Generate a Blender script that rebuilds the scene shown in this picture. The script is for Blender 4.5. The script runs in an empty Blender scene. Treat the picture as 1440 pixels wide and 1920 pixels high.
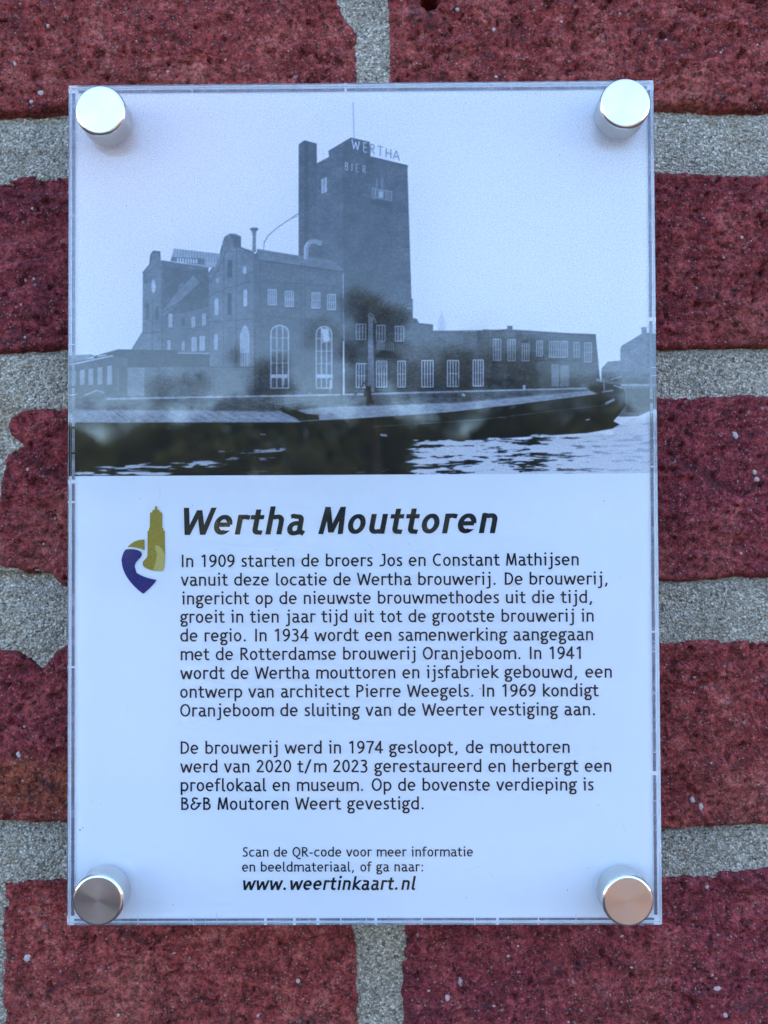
import bpy, math, random
import numpy as np
from mathutils import Vector, Euler, Matrix

# ------------------------------------------------------------------ camera, world, sun, exposure
S = 0.001                                   # everything below is measured in millimetres
O = Vector((0.0, 0.0, 1.5))                 # centre of the sign, its front face lies in the plane y = 0
scn = bpy.context.scene
COL = scn.collection
CAM_LOC = (7.806, -241.20, -7.715)
CAM_ROT = (math.pi / 2 + 0.0196234, 0.00460658, 0.00950890)
WY = 20.0                                   # brick face behind the front of the sign, mm
FPX = 1800.0                                # focal length in pixels of the 1440 x 1920 photograph
cam = bpy.data.cameras.new('camera')
cam.sensor_fit = 'VERTICAL'
cam.sensor_height = 36.0
cam.sensor_width = 27.0
cam.lens = 36.0 * FPX / 1920.0
cam.clip_start = 0.01
cam.clip_end = 2000.0
cam.dof.use_dof = True
cam.dof.focus_distance = 0.2430
cam.dof.aperture_fstop = 13.0
camo = bpy.data.objects.new('camera', cam)
camo.location = O + Vector(CAM_LOC) * S
camo.rotation_euler = CAM_ROT
COL.objects.link(camo)
scn.camera = camo

SUN_EL, SUN_AZ = 50.0, 20.0                 # the sun stands behind the wall: this face is in open shade
world = bpy.data.worlds.new('World')
scn.world = world
world.use_nodes = True
wn = world.node_tree
wn.nodes.clear()
sky = wn.nodes.new('ShaderNodeTexSky')
sky.sky_type = 'NISHITA'
sky.sun_disc = False
sky.sun_elevation = math.radians(SUN_EL)
sky.sun_rotation = math.radians(SUN_AZ)
sky.air_density = 1.0
sky.altitude = 0.0
sky.dust_density = 0.0
sky.ozone_density = 4.0
bg = wn.nodes.new('ShaderNodeBackground')
bg.inputs['Strength'].default_value = 0.15
wo = wn.nodes.new('ShaderNodeOutputWorld')
wn.links.new(sky.outputs[0], bg.inputs[0])
wn.links.new(bg.outputs[0], wo.inputs[0])

sl = bpy.data.lights.new('sun', 'SUN')
sl.energy = 3.2
sl.angle = math.radians(0.5)
sl.color = (1.0, 0.95, 0.87)
so = bpy.data.objects.new('sun', sl)
e, a = math.radians(SUN_EL), math.radians(SUN_AZ)
sdir = Vector((math.sin(a) * math.cos(e), math.cos(a) * math.cos(e), math.sin(e)))
so.rotation_euler = sdir.to_track_quat('Z', 'Y').to_euler()
so.location = (0, 5, 8)
COL.objects.link(so)

scn.view_settings.view_transform = 'Standard'
scn.view_settings.look = 'None'
scn.view_settings.gamma = 1.0
scn.view_settings.exposure = 2.82
scn.cycles.use_denoising = True
scn.cycles.max_bounces = 14
scn.cycles.transmission_bounces = 12
scn.cycles.glossy_bounces = 6
scn.cycles.sample_clamp_indirect = 6.0

# ------------------------------------------------------------------ measuring helpers
RM = np.array(Euler(CAM_ROT, 'XYZ').to_matrix())
CL = np.array(CAM_LOC)


def at(px, py, y):
    """point (x, z) in mm where the sight line through a photo pixel meets the plane at depth y"""
    px = np.asarray(px, float); py = np.asarray(py, float)
    d = np.stack([(px - 720) / FPX, (960 - py) / FPX, -np.ones_like(px)], -1) @ RM.T
    t = (y - CL[1]) / d[..., 1]
    return CL[0] + t * d[..., 0], CL[2] + t * d[..., 2]


def to_px(x, z, y):
    p = np.stack([np.asarray(x, float), np.full_like(np.asarray(x, float), y), np.asarray(z, float)], -1)
    q = (p - CL) @ RM
    return 720 + FPX * q[..., 0] / -q[..., 2], 960 - FPX * q[..., 1] / -q[..., 2]


def mirrored(px, py, dist):
    """world point (m) seen in the front face of the sign at a photo pixel, dist metres away"""
    x, z = at(px, py, 0.0)
    d = np.array([x, 0.0, z]) - CL
    d = d / np.linalg.norm(d)
    d[1] = -d[1]
    return Vector((x * S, 0, z * S)) + O + Vector(d) * dist


def vnoise(x, y, seed, octaves=4, gain=0.5):
    out = np.zeros_like(x, dtype=float); amp = 1.0; tot = 0.0
    rng = np.random.RandomState(seed)
    for o in range(octaves):
        tab = rng.rand(256, 256)
        ox, oy = rng.rand(2) * 100
        fx, fy = x * 2 ** o + ox, y * 2 ** o + oy
        ix, iy = np.floor(fx).astype(int), np.floor(fy).astype(int)
        tx, ty = fx - ix, fy - iy
        tx = tx * tx * (3 - 2 * tx); ty = ty * ty * (3 - 2 * ty)
        g = lambda i, j: tab[i % 256, j % 256]
        v = (g(ix, iy) * (1 - tx) + g(ix + 1, iy) * tx) * (1 - ty) + (g(ix, iy + 1) * (1 - tx) + g(ix + 1, iy + 1) * tx) * ty
        out += amp * (v * 2 - 1); tot += amp; amp *= gain
    return out / tot


# ------------------------------------------------------------------ object helpers
def link(o, parent=None):
    COL.objects.link(o)
    if parent is not None:
        o.parent = parent
    return o


def empty(name, label, cat, loc, group=None):
    o = bpy.data.objects.new(name, None)
    o.empty_display_size = 0.02
    o.location = loc
    o['label'] = label; o['category'] = cat
    if group:
        o['group'] = group
    return link(o)


def mesh_obj(name, verts, faces, mat, parent=None, smooth=False, mats=None, midx=None):
    me = bpy.data.meshes.new(name)
    me.from_pydata([tuple(v) for v in verts], [], faces)
    if mats:
        for m in mats:
            me.materials.append(m)
        me.polygons.foreach_set('material_index', midx)
    else:
        me.materials.append(mat)
    if smooth:
        me.polygons.foreach_set('use_smooth', [True] * len(me.polygons))
    me.update()
    return link(bpy.data.objects.new(name, me), parent)


def fast_mesh(name, V, Q, mat, smooth=True):
    """V (n,3) metres, Q (m,4)"""
    me = bpy.data.meshes.new(name)
    me.vertices.add(len(V)); me.vertices.foreach_set('co', V.astype(np.float32).ravel())
    me.loops.add(Q.size); me.loops.foreach_set('vertex_index', Q.astype(np.int32).ravel())
    me.polygons.add(len(Q))
    me.polygons.foreach_set('loop_start', np.arange(0, Q.size, 4, dtype=np.int32))
    me.polygons.foreach_set('loop_total', np.full(len(Q), 4, dtype=np.int32))
    me.polygons.foreach_set('use_smooth', np.full(len(Q), smooth))
    me.materials.append(mat)
    me.update(calc_edges=True)
    return me


def grid_quads(nx, nz):
    i = np.arange(nx - 1)[None, :] + np.arange(nz - 1)[:, None] * nx
    return np.stack([i, i + 1, i + nx + 1, i + nx], -1).reshape(-1, 4)   # faces look to -y


class NT:
    """small node-tree writer"""
    def __init__(s, name):
        s.m = bpy.data.materials.new(name); s.m.use_nodes = True
        s.t = s.m.node_tree; s.t.nodes.clear()
        s.out = s.t.nodes.new('ShaderNodeOutputMaterial')

    def n(s, typ, **kw):
        nd = s.t.nodes.new(typ)
        for k, v in kw.items():
            if k.startswith('_'):
                setattr(nd, k[1:], v)
            else:
                nd.inputs[k.replace('__', ' ')].default_value = v
        return nd

    def l(s, a, b):
        s.t.links.new(a, b); return s

    def ramp(s, src, stops, interp='LINEAR'):
        r = s.t.nodes.new('ShaderNodeValToRGB'); r.color_ramp.interpolation = interp
        el = r.color_ramp.elements
        while len(el) < len(stops):
            el.new(0.5)
        for k, (p, c) in enumerate(stops):
            el[k].position = p
            el[k].color = (c, c, c, 1) if not hasattr(c, '__len__') else (*c, 1)
        s.l(src, r.inputs[0]); return r.outputs[0]

    def mix(s, fac, a, b, mode='MIX'):
        m = s.t.nodes.new('ShaderNodeMix'); m.data_type = 'RGBA'; m.blend_type = mode
        for v, sock in ((fac, m.inputs[0]), (a, m.inputs[6]), (b, m.inputs[7])):
            if isinstance(v, bpy.types.NodeSocket):
                s.l(v, sock)
            else:
                sock.default_value = v if not hasattr(v, '__len__') else (*v, 1)
        return m.outputs[2]

    def math(s, op, a, b=0.0):
        m = s.t.nodes.new('ShaderNodeMath'); m.operation = op
        for v, sock in ((a, m.inputs[0]), (b, m.inputs[1])):
            if isinstance(v, bpy.types.NodeSocket):
                s.l(v, sock)
            else:
                sock.default_value = v
        return m.outputs[0]


def simple(name, col, rough=0.5, metal=0.0, spec=0.5):
    t = NT(name)
    b = t.n('ShaderNodeBsdfPrincipled', Base__Color=(*col, 1), Roughness=rough, Metallic=metal)
    b.inputs['Specular IOR Level'].default_value = spec
    t.l(b.outputs[0], t.out.inputs[0])
    return t.m


# ------------------------------------------------------------------ materials
def mat_brick():
    t = NT('red_brick')
    co = t.n('ShaderNodeTexCoord').outputs['Object']
    oi = t.n('ShaderNodeObjectInfo')
    N = lambda sc, det=4.0, r=0.6: t.n('ShaderNodeTexNoise', Scale=sc, Detail=det, Roughness=r)
    def noise(sc, det=4.0, r=0.6):
        nd = N(sc, det, r); t.l(co, nd.inputs['Vector']); return nd.outputs['Fac']
    big = noise(18, 5); mid = noise(90, 5, 0.65); fine = noise(560, 5, 0.75); tiny = noise(1700, 3, 0.7)
    c = t.ramp(mid, [(0.28, (0.110, 0.016, 0.015)), (0.5, (0.262, 0.041, 0.034)), (0.72, (0.42, 0.108, 0.082))])
    warm = t.ramp(big, [(0.52, 0.0), (0.72, 1.0)])
    wv = t.n('ShaderNodeRGB'); wv.outputs[0].default_value = (0.34, 0.105, 0.065, 1)
    c = t.mix(t.math('MULTIPLY', warm, 0.55), c, wv.outputs[0])
    # fired orange patch low on one brick
    gp = t.n('ShaderNodeNewGeometry').outputs['Position']
    ox_, oz_ = at(60, 1478, WY)
    sv = t.n('ShaderNodeVectorMath', _operation='SUBTRACT'); t.l(gp, sv.inputs[0]); sv.inputs[1].default_value = (float(ox_) * S, WY * S, float(oz_) * S + O.z)
    sc_ = t.n('ShaderNodeVectorMath', _operation='MULTIPLY'); t.l(sv.outputs[0], sc_.inputs[0]); sc_.inputs[1].default_value = (0.6, 1, 1.25)
    ln = t.n('ShaderNodeVectorMath', _operation='LENGTH'); t.l(sc_.outputs[0], ln.inputs[0])
    dd = t.math('ADD', t.math('MULTIPLY', ln.outputs['Value'], 60.0), t.math('MULTIPLY', t.math('SUBTRACT', mid, 0.5), 1.2))
    c = t.mix(t.ramp(dd, [(0.3, 0.75), (0.85, 0.0)]), c, (0.33, 0.095, 0.035))
    # per-brick tone
    hv = t.n('ShaderNodeHueSaturation')
    t.l(t.math('ADD', t.math('MULTIPLY', oi.outputs['Random'], 0.012), 0.488), hv.inputs['Hue'])
    t.l(t.math('ADD', t.math('MULTIPLY', oi.outputs['Random'], 0.25), 0.88), hv.inputs['Value'])
    t.l(c, hv.inputs['Color']); c = hv.outputs[0]
    f2 = t.ramp(fine, [(0.33, 0.22), (0.50, 0.95), (0.68, 1.9)])
    c = t.mix(1.0, c, f2, 'MULTIPLY')
    crev_shade = t.ramp(noise(1250, 4, 0.8), [(0.36, 0.12), (0.47, 1.0), (0.62, 1.15)])  # shade of tiny crevices multiplied into the colour
    c = t.mix(1.0, c, crev_shade, 'MULTIPLY')
    # frosty dust of pale mineral
    f3 = t.ramp(tiny, [(0.57, 0.0), (0.68, 1.0)])
    c = t.mix(t.math('MULTIPLY', f3, 0.45), c, (0.42, 0.24, 0.22))
    # dark sintered blotches
    blot = t.ramp(noise(60, 6, 0.75), [(0.35, 1.0), (0.43, 0.0)])
    c = t.mix(t.math('MULTIPLY', blot, 0.7), c, (0.035, 0.022, 0.028))
    # grains of three sizes
    for sc, cut, col in ((260, 0.15, (0.34, 0.20, 0.18)), (620, 0.22, (0.38, 0.22, 0.20)), (1100, 0.25, (0.42, 0.27, 0.25)), (420, 0.16, (0.020, 0.012, 0.014))):
        v = t.n('ShaderNodeTexVoronoi', Scale=sc, Randomness=1.0)
        nz = t.n('ShaderNodeTexNoise', Scale=sc * 2.2, Detail=2.0)
        t.l(co, nz.inputs['Vector'])
        va = t.n('ShaderNodeVectorMath', _operation='MULTIPLY_ADD')
        t.l(nz.outputs['Color'], va.inputs[0]); va.inputs[1].default_value = (0.6 / sc,) * 3; t.l(co, va.inputs[2])
        t.l(va.outputs[0], v.inputs['Vector'])
        near = t.ramp(v.outputs['Distance'], [(cut * 0.7, 1.0), (cut, 0.0)])
        sp = t.n('ShaderNodeSeparateColor'); t.l(v.outputs['Color'], sp.inputs[0])
        pick = t.ramp(sp.outputs[0], [(0.72, 0.0), (0.76, 1.0)])
        c = t.mix(t.math('MULTIPLY', t.math('MULTIPLY', near, pick), 0.85), c, col)
    b = t.n('ShaderNodeBsdfPrincipled', Roughness=0.85)
    b.inputs['Specular IOR Level'].default_value = 0.22
    t.l(c, b.inputs['Base Color'])
    h = t.math('ADD', t.math('MULTIPLY', fine, 1.0), t.math('MULTIPLY', tiny, 0.5))
    h = t.math('ADD', h, t.math('MULTIPLY', noise(260, 4, .7), 1.3))
    bp = t.n('ShaderNodeBump', Strength=1.0, Distance=0.0019)
    t.l(h, bp.inputs['Height']); t.l(bp.outputs[0], b.inputs['Normal'])
    t.l(b.outputs[0], t.out.inputs[0])
    return t.m


def mat_mortar():
    t = NT('sand_mortar')
    co = t.n('ShaderNodeTexCoord').outputs['Object']
    def noise(sc, det=3.0, r=0.6):
        nd = t.n('ShaderNodeTexNoise', Scale=sc, Detail=det, Roughness=r); t.l(co, nd.inputs['Vector']); return nd.outputs['Fac']
    v = t.n('ShaderNodeTexVoronoi', Scale=1800.0); t.l(co, v.inputs['Vector'])
    sp = t.n('ShaderNodeSeparateColor'); t.l(v.outputs['Color'], sp.inputs[0])
    c = t.ramp(sp.outputs[0], [(0.0, (0.30, 0.245, 0.18)), (0.45, (0.44, 0.37, 0.28)), (0.85, (0.58, 0.50, 0.385)), (1.0, (0.78, 0.70, 0.58))])
    gap = t.ramp(v.outputs['Distance'], [(0.45, 1.0), (0.85, 0.45)])
    c = t.mix(1.0, c, gap, 'MULTIPLY')
    c = t.mix(1.0, c, t.ramp(noise(1100, 4, .8), [(0.36, 0.22), (0.47, 0.9), (0.68, 1.15)]), 'MULTIPLY')  # holes between the grains, their shade put into the colour
    c = t.mix(t.ramp(noise(55, 5, .7), [(0.56, 0.0), (0.72, 0.75)]), c, (0.20, 0.155, 0.08))
    c = t.mix(1.0, c, t.ramp(noise(28, 4, .6), [(0.3, 0.72), (0.7, 1.12)]), 'MULTIPLY')
    b = t.n('ShaderNodeBsdfPrincipled', Roughness=0.9)
    b.inputs['Specular IOR Level'].default_value = 0.3
    t.l(c, b.inputs['Base Color'])
    h = t.math('ADD', t.math('MULTIPLY', v.outputs['Distance'], -0.7), t.math('MULTIPLY', noise(620, 4, .75), 1.3))
    bp = t.n('ShaderNodeBump', Strength=1.0, Distance=0.0010)
    t.l(h, bp.inputs['Height']); t.l(bp.outputs[0], b.inputs['Normal'])
    t.l(b.outputs[0], t.out.inputs[0])
    return t.m


def mat_acrylic():
    t = NT('clear_acrylic')
    b = t.n('ShaderNodeBsdfGlass', IOR=1.49, Roughness=0.0, Color=(0.985, 0.99, 0.995, 1))
    t.l(b.outputs[0], t.out.inputs[0])
    return t.m


def mat_print_colour():
    t = NT('photo_print')
    at_ = t.n('ShaderNodeAttribute', _attribute_name='tone')
    co = t.n('ShaderNodeTexCoord').outputs['Object']
    nz = t.n('ShaderNodeTexNoise', Scale=2600.0, Detail=2.0, Roughness=0.8); t.l(co, nz.inputs['Vector'])
    g = t.ramp(nz.outputs['Fac'], [(0.3, 0.80), (0.7, 1.20)])
    c = t.mix(1.0, at_.outputs['Color'], g, 'MULTIPLY')
    wh = t.ramp(nz.outputs['Fac'], [(0.66, 0.0), (0.74, 1.0)])
    c = t.mix(t.math('MULTIPLY', wh, 0.16), c, (0.5, 0.5, 0.5))
    b = t.n('ShaderNodeBsdfPrincipled', Roughness=0.6)
    b.inputs['Specular IOR Level'].default_value = 0.2
    t.l(c, b.inputs['Base Color']); t.l(b.outputs[0], t.out.inputs[0])
    return t.m


def mat_paper():
    t = NT('white_print_sheet')
    co = t.n('ShaderNodeTexCoord').outputs['Object']
    nz = t.n('ShaderNodeTexNoise', Scale=9.0, Detail=3.0); t.l(co, nz.inputs['Vector'])
    c = t.ramp(nz.outputs['Fac'], [(0.3, (0.915, 0.935, 0.965)), (0.7, (0.935, 0.945, 0.97))])
    b = t.n('ShaderNodeBsdfPrincipled', Roughness=0.55)
    b.inputs['Specular IOR Level'].default_value = 0.3
    t.l(c, b.inputs['Base Color']); t.l(b.outputs[0], t.out.inputs[0])
    return t.m


def mat_ink(name, lo, hi, rough=0.5):
    t = NT(name)
    co = t.n('ShaderNodeTexCoord').outputs['Object']
    nz = t.n('ShaderNodeTexNoise', Scale=3200.0, Detail=2.0, Roughness=0.8); t.l(co, nz.inputs['Vector'])
    c = t.ramp(nz.outputs['Fac'], [(0.45, lo), (0.72, hi)])
    b = t.n('ShaderNodeBsdfPrincipled', Roughness=rough)
    b.inputs['Specular IOR Level'].default_value = 0.2
    t.l(c, b.inputs['Base Color']); t.l(b.outputs[0], t.out.inputs[0])
    return t.m


def mat_turned(name, col, rough, aniso):
    """metal faced on a lathe: fine circular grooves, so the highlight fans out from the centre"""
    t = NT(name)
    tg = t.n('ShaderNodeTangent', _direction_type='RADIAL', _axis='Y')
    co = t.n('ShaderNodeTexCoord').outputs['Object']
    nz = t.n('ShaderNodeTexNoise', Scale=420.0, Detail=3.0); t.l(co, nz.inputs['Vector'])
    b = t.n('ShaderNodeBsdfPrincipled', Base__Color=(*col, 1), Metallic=1.0)
    b.inputs['Roughness'].default_value = rough
    b.inputs['Anisotropic'].default_value = aniso
    b.inputs['Anisotropic Rotation'].default_value = 0.25
    t.l(tg.outputs[0], b.inputs['Tangent'])
    # circular tool marks
    sp = t.n('ShaderNodeSeparateXYZ'); t.l(co, sp.inputs[0])
    r = t.math('SQRT', t.math('ADD', t.math('POWER', t.math('ABSOLUTE', sp.outputs[0]), 2.0), t.math('POWER', t.math('ABSOLUTE', sp.outputs[2]), 2.0)))
    w = t.n('ShaderNodeTexNoise', Scale=5200.0, Detail=2.0, _noise_dimensions='1D')
    t.l(r, w.inputs['W'])
    bp = t.n('ShaderNodeBump', Strength=0.4, Distance=0.00004)
    t.l(w.outputs['Fac'], bp.inputs['Height']); t.l(bp.outputs[0], b.inputs['Normal'])
    t.l(b.outputs[0], t.out.inputs[0])
    return t.m


def mat_seam():
    t = NT('film_edge')
    co = t.n('ShaderNodeTexCoord').outputs['Object']
    mp = t.n('ShaderNodeMapping'); t.l(co, mp.inputs[0]); mp.inputs['Scale'].default_value = (1, 1, 1)
    nz = t.n('ShaderNodeTexNoise', Scale=260.0, Detail=5.0, Roughness=0.75); t.l(co, nz.inputs['Vector'])
    c = t.ramp(nz.outputs['Fac'], [(0.30, (0.14, 0.13, 0.155)), (0.52, (0.21, 0.20, 0.24)), (0.70, (0.40, 0.40, 0.46))])
    b = t.n('ShaderNodeBsdfPrincipled', Roughness=0.35)
    t.l(c, b.inputs['Base Color']); t.l(b.outputs[0], t.out.inputs[0])
    return t.m


M_BRICK = mat_brick(); M_MORTAR = mat_mortar(); M_ACRYL = mat_acrylic(); M_PHOTO = mat_print_colour()
M_PAPER = mat_paper()
M_TEXT = mat_ink('black_ink', (0.004, 0.005, 0.008), (0.018, 0.02, 0.028))
M_GOLD = mat_ink('gold_ink', (0.30, 0.215, 0.025), (0.50, 0.38, 0.06))
M_GOLD2 = mat_ink('pale_gold_ink', (0.55, 0.44, 0.12), (0.68, 0.57, 0.20))
M_BLUE = mat_ink('blue_ink', (0.010, 0.010, 0.13), (0.05, 0.05, 0.26))
M_CAP = mat_turned('turned_steel', (0.63, 0.575, 0.525), 0.22, 0.85)
M_STEEL = simple('steel', (0.62, 0.60, 0.57), 0.30, 1.0)
M_RIM = simple('polished_rim', (0.80, 0.77, 0.70), 0.10, 1.0)
M_SEAM = mat_seam()
M_CREASE = simple('crease', (0.70, 0.74, 0.80), 0.3)
M_GRAIN = simple('pale_grain', (0.36, 0.26, 0.245), 0.8)
M_BACK = simple('white_acrylic', (0.75, 0.78, 0.82), 0.3)
M_RUBBER = simple('dark_rubber', (0.03, 0.035, 0.04), 0.6)

# ------------------------------------------------------------------ the wall
wall = empty('brick_wall', 'rough dark red brick wall with wide sandy grey mortar joints behind the sign', 'wall', (0, WY * S, 0))


def wall_poly(pts):
    x, z = at([p[0] for p in pts], [p[1] for p in pts], WY)
    return np.stack([x, z], 1)


def sdist(X, Z, P):
    """signed distance to polygon, negative inside"""
    d = np.full(X.shape, 1e9); ins = np.zeros(X.shape, bool)
    n = len(P)
    for i in range(n):
        ax, az = P[i]; bx, bz = P[(i + 1) % n]
        ex, ez = bx - ax, bz - az
        L = ex * ex + ez * ez
        if L < 1e-9:
            continue
        tt = np.clip(((X - ax) * ex + (Z - az) * ez) / L, 0, 1)
        d = np.minimum(d, np.hypot(X - ax - tt * ex, Z - az - tt * ez))
        c = ((az > Z) != (bz > Z))
        if abs(ez) > 1e-9:
            c &= X < (Z - az) * ex / ez + ax
            ins ^= c
    return np.where(ins, -d, d)


rngw = random.Random(5)
BIG = [(863, 1843, 9), (50, 1798, 8), (75, 173, 7), (59, 190, 5), (925, 55, 5), (929, 143, 5), (313, 132, 5), (88, 48, 5), (1390, 446, 4), (560, 1840, 5), (840, 1870, 5), (1325, 1665, 5), (1361, 1902, 5),
       (1346, 1852, 5), (1335, 1824, 5), (1415, 884, 6), (1420, 898, 5), (45, 1362, 5), (37, 1413, 5), (1300, 1500, 5), (1312, 1512, 6), (1380, 815, 6), (50, 880, 5), (805, 1858, 4), (1120, 1720, 4)]


def brick(poly, seed, step=0.5, pits=()):
    P = poly
    m = 2.5
    x0, x1 = P[:, 0].min() - m, P[:, 0].max() + m
    z0, z1 = P[:, 1].min() - m, P[:, 1].max() + m
    # coarse outside the picture, fine inside
    def axis(a0, a1, lim):
        fine = np.arange(max(a0, -lim), min(a1, lim), step)
        left = np.arange(a0, -lim, 2.5) if a0 < -lim else np.array([])
        right = np.arange(lim, a1, 2.5) if a1 > lim else np.array([])
        return np.unique(np.concatenate([left, fine, right, [a1]]))
    xs, zs = axis(x0, x1, 125), axis(z0, z1, 160)
    X, Z = np.meshgrid(xs, zs)
    sd = sdist(X, Z, P)
    rag = vnoise(X / 3.2, Z / 3.2, seed, 4, 0.6) * 0.75 + vnoise(X / 14, Z / 14, seed + 1, 2) * 0.5
    sd2 = sd + rag
    bulk = vnoise(X / 35, Z / 16, seed + 2, 3) * 0.8
    ridg = vnoise(X / 7 + Z / 20, Z / 2.6, seed + 3, 4, 0.62) * 1.45
    fine = vnoise(X / 1.3, Z / 1.3, seed + 4, 2, 0.7) * 0.42
    crat = vnoise(X / 2.4, Z / 2.0, seed + 5, 3, 0.6)
    crat = -np.clip(-crat - 0.32, 0, 1) * 5.5
    h = bulk + ridg + fine + crat
    inside = np.clip(-sd2 / 1.1, 0, 1)
    h = h * (0.4 + 0.6 * inside) - (1 - np.sqrt(inside)) * 1.3
    h = np.where(sd2 > 0, -1.3 - sd2 * 3.5, h)
    for (cx, cz, r, dep) in pits:
        rr = np.hypot(X - cx, Z - cz) + vnoise(X / 1.5, Z / 1.5, seed + 9, 2) * 0.5
        h -= np.clip((r - rr) / 0.7, 0, 1) * dep
    V = np.stack([X, -h, Z], -1).reshape(-1, 3) * S
    Q = grid_quads(len(xs), len(zs))
    keep = (sd2 < 2.2).ravel()
    Q = Q[keep[Q].all(1)]
    used = np.unique(Q); remap = np.zeros(len(V), int); remap[used] = np.arange(len(used))
    c = np.array([P[:, 0].mean(), 0, P[:, 1].mean()]) * S
    me = fast_mesh('brick', V[used] - c, remap[Q], M_BRICK)
    o = link(bpy.data.objects.new('brick', me), wall)
    o.location = (c[0], 0, c[2] + O.z)
    # loose grains of pale quartz set in the face
    interp_ok = (sd2 < -1.5)
    idx = np.argwhere(interp_ok)
    rs = np.random.RandomState(seed)
    cnt = int(len(idx) * step * step / 120) if step < 1 else 0
    gv, gf = [], []
    todo = [(idx[k], 0.13 + 0.45 * rs.rand() ** 4) for k in (rs.choice(len(idx), min(cnt, 260), replace=False) if cnt else [])]
    for (qx, qy, qr) in BIG:
        bx_, bz_ = [float(c_) for c_ in at(qx, qy, WY)]
        if x0 < bx_ < x1 and z0 < bz_ < z1:
            todo.append(((int(np.argmin(abs(zs - bz_))), int(np.argmin(abs(xs - bx_)))), qr / 6.74))
    for (i, j), r in todo:
        cx, cy, cz = X[i, j], -h[i, j] + r * 0.35, Z[i, j]
        b0 = len(gv); an = rs.rand() * 3; el = 0.7 + rs.rand() * 0.9
        for lv, (yy, rr2) in enumerate(((0, 1.0), (-0.55, 0.72))):
            for q in range(6):
                th = q * math.pi / 3 + lv * 0.3
                ux, uz = math.cos(th) * r * rr2 * el * (0.8 + 0.4 * rs.rand()), math.sin(th) * r * rr2 * (0.8 + 0.4 * rs.rand())
                gv.append(((cx + ux * math.cos(an) - uz * math.sin(an)) * S, (cy + yy * r) * S, (cz + ux * math.sin(an) + uz * math.cos(an)) * S))
        gv.append((cx * S, (cy - r * 0.8) * S, cz * S))
        for q in range(6):
            n = (q + 1) % 6
            gf.append((b0 + q, b0 + n, b0 + 6 + n, b0 + 6 + q)); gf.append((b0 + 6 + q, b0 + 6 + n, b0 + 12))
    if gf:
        gv = [(v[0] - c[0], v[1], v[2] - c[2]) for v in gv]
        g = mesh_obj('mineral_grain', gv, gf, M_GRAIN, o)
        g['kind'] = 'stuff'
    return o


TOPPIT = at(807, -4, WY)
BR = [
    # course at the top of the picture
    ([(-25, -112), (625, -112), (630, 0), (641, 26), (653, 42), (666, 60), (668, 150), (661, 208), (300, 206), (130, 201), (60, 207), (0, 211), (-22, 212)], []),
    ([(728, -112), (2130, -112), (2130, 200), (1440, 204), (1240, 199), (900, 204), (729, 208)], [(float(TOPPIT[0]), float(TOPPIT[1]), 2.9, 9.0), (20.0, 121.0, .6, 2)]),
    # second
    ([(-1060, 335), (0, 338), (60, 329), (130, 325), (342, 326), (344, 650), (130, 646), (60, 652), (0, 656), (-1060, 655)], []),
    ([(402, 325), (1090, 322), (1092, 652), (402, 650)], []),
    ([(1152, 322), (1240, 322), (1330, 324), (1440, 327), (2550, 322), (2550, 645), (1440, 645), (1240, 651), (1150, 652)], []),
    # third
    ([(48, 764), (20, 779), (12, 798), (18, 815), (36, 826), (42, 838), (28, 842), (12, 852), (4, 880), (-2, 905), (-8, 960), (-6, 1058), (45, 1070), (95, 1074), (104, 1090), (118, 1099), (345, 1090), (700, 1088), (700, 745), (345, 745), (130, 761)], []),
    ([(760, 742), (1240, 740), (1440, 741), (2160, 742), (2160, 1080), (1440, 1079), (1330, 1086), (1240, 1090), (760, 1090)], []),
    # fourth
    ([(-1060, 1216), (0, 1217), (33, 1220), (58, 1238), (76, 1253), (88, 1244), (106, 1219), (130, 1204), (342, 1204), (342, 1546), (130, 1543), (60, 1542), (0, 1539), (-1060, 1540)], []),
    ([(402, 1204), (1090, 1202), (1090, 1552), (402, 1550)], []),
    ([(1150, 1202), (1240, 1204), (1340, 1200), (1440, 1198), (2550, 1198), (2550, 1548), (1440, 1548), (1240, 1557), (1150, 1557)], []),
    # bottom
    ([(8, 1655), (60, 1650), (130, 1647), (400, 1642), (660, 1642), (662, 1735), (668, 1775), (671, 1850), (674, 1980), (4, 1980), (7, 1900), (3, 1850), (9, 1800), (2, 1770)], []),
    ([(756, 1642), (1240, 1641), (1330, 1640), (1380, 1630), (1440, 1627), (2160, 1630), (2160, 1980), (757, 1980), (755, 1800), (759, 1760)], []),
]
for k, (pts, pits) in enumerate(BR):
    brick(wall_poly(pts), 100 + k * 17, 0.5, pits)

# bricks around the picture, cheap copies
PX = 1 / ((FPX) / (241.2 + WY))              # mm per photo pixel on the wall
def low_brick_mesh(L, Hh, seed):
    xs, zs = np.linspace(0, L, int(L / 7) + 1), np.linspace(0, Hh, 9)
    X, Z = np.meshgrid(xs, zs)
    h = vnoise(X / 20, Z / 12, seed, 3) * 0.9
    edge = np.minimum(np.minimum(X, L - X), np.minimum(Z, Hh - Z))
    h = np.where(edge <= 0.01, -4.0, h)
    V = np.stack([X, -h, Z], -1).reshape(-1, 3) * S
    return fast_mesh('brick', V, grid_quads(len(xs), len(zs)), M_BRICK)
LOW_S = [low_brick_mesh(206, 48, s) for s in (1, 2, 3)]
LOW_H = [low_brick_mesh(98, 48, s) for s in (4, 5)]
def zc(py):
    return float(at(720, py, WY)[1])
def xc(px):
    return float(at(px, 960, WY)[0])
rows = {0: (-112, 208), 1: (325, 650), 2: (745, 1088), 3: (1203, 1552), 4: (1642, 1980)}
done = {0: (-25, 2130), 1: (-1060, 2550), 2: (-8, 2160), 3: (-1060, 2550), 4: (2, 2160)}
pitch = 66.0
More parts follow.
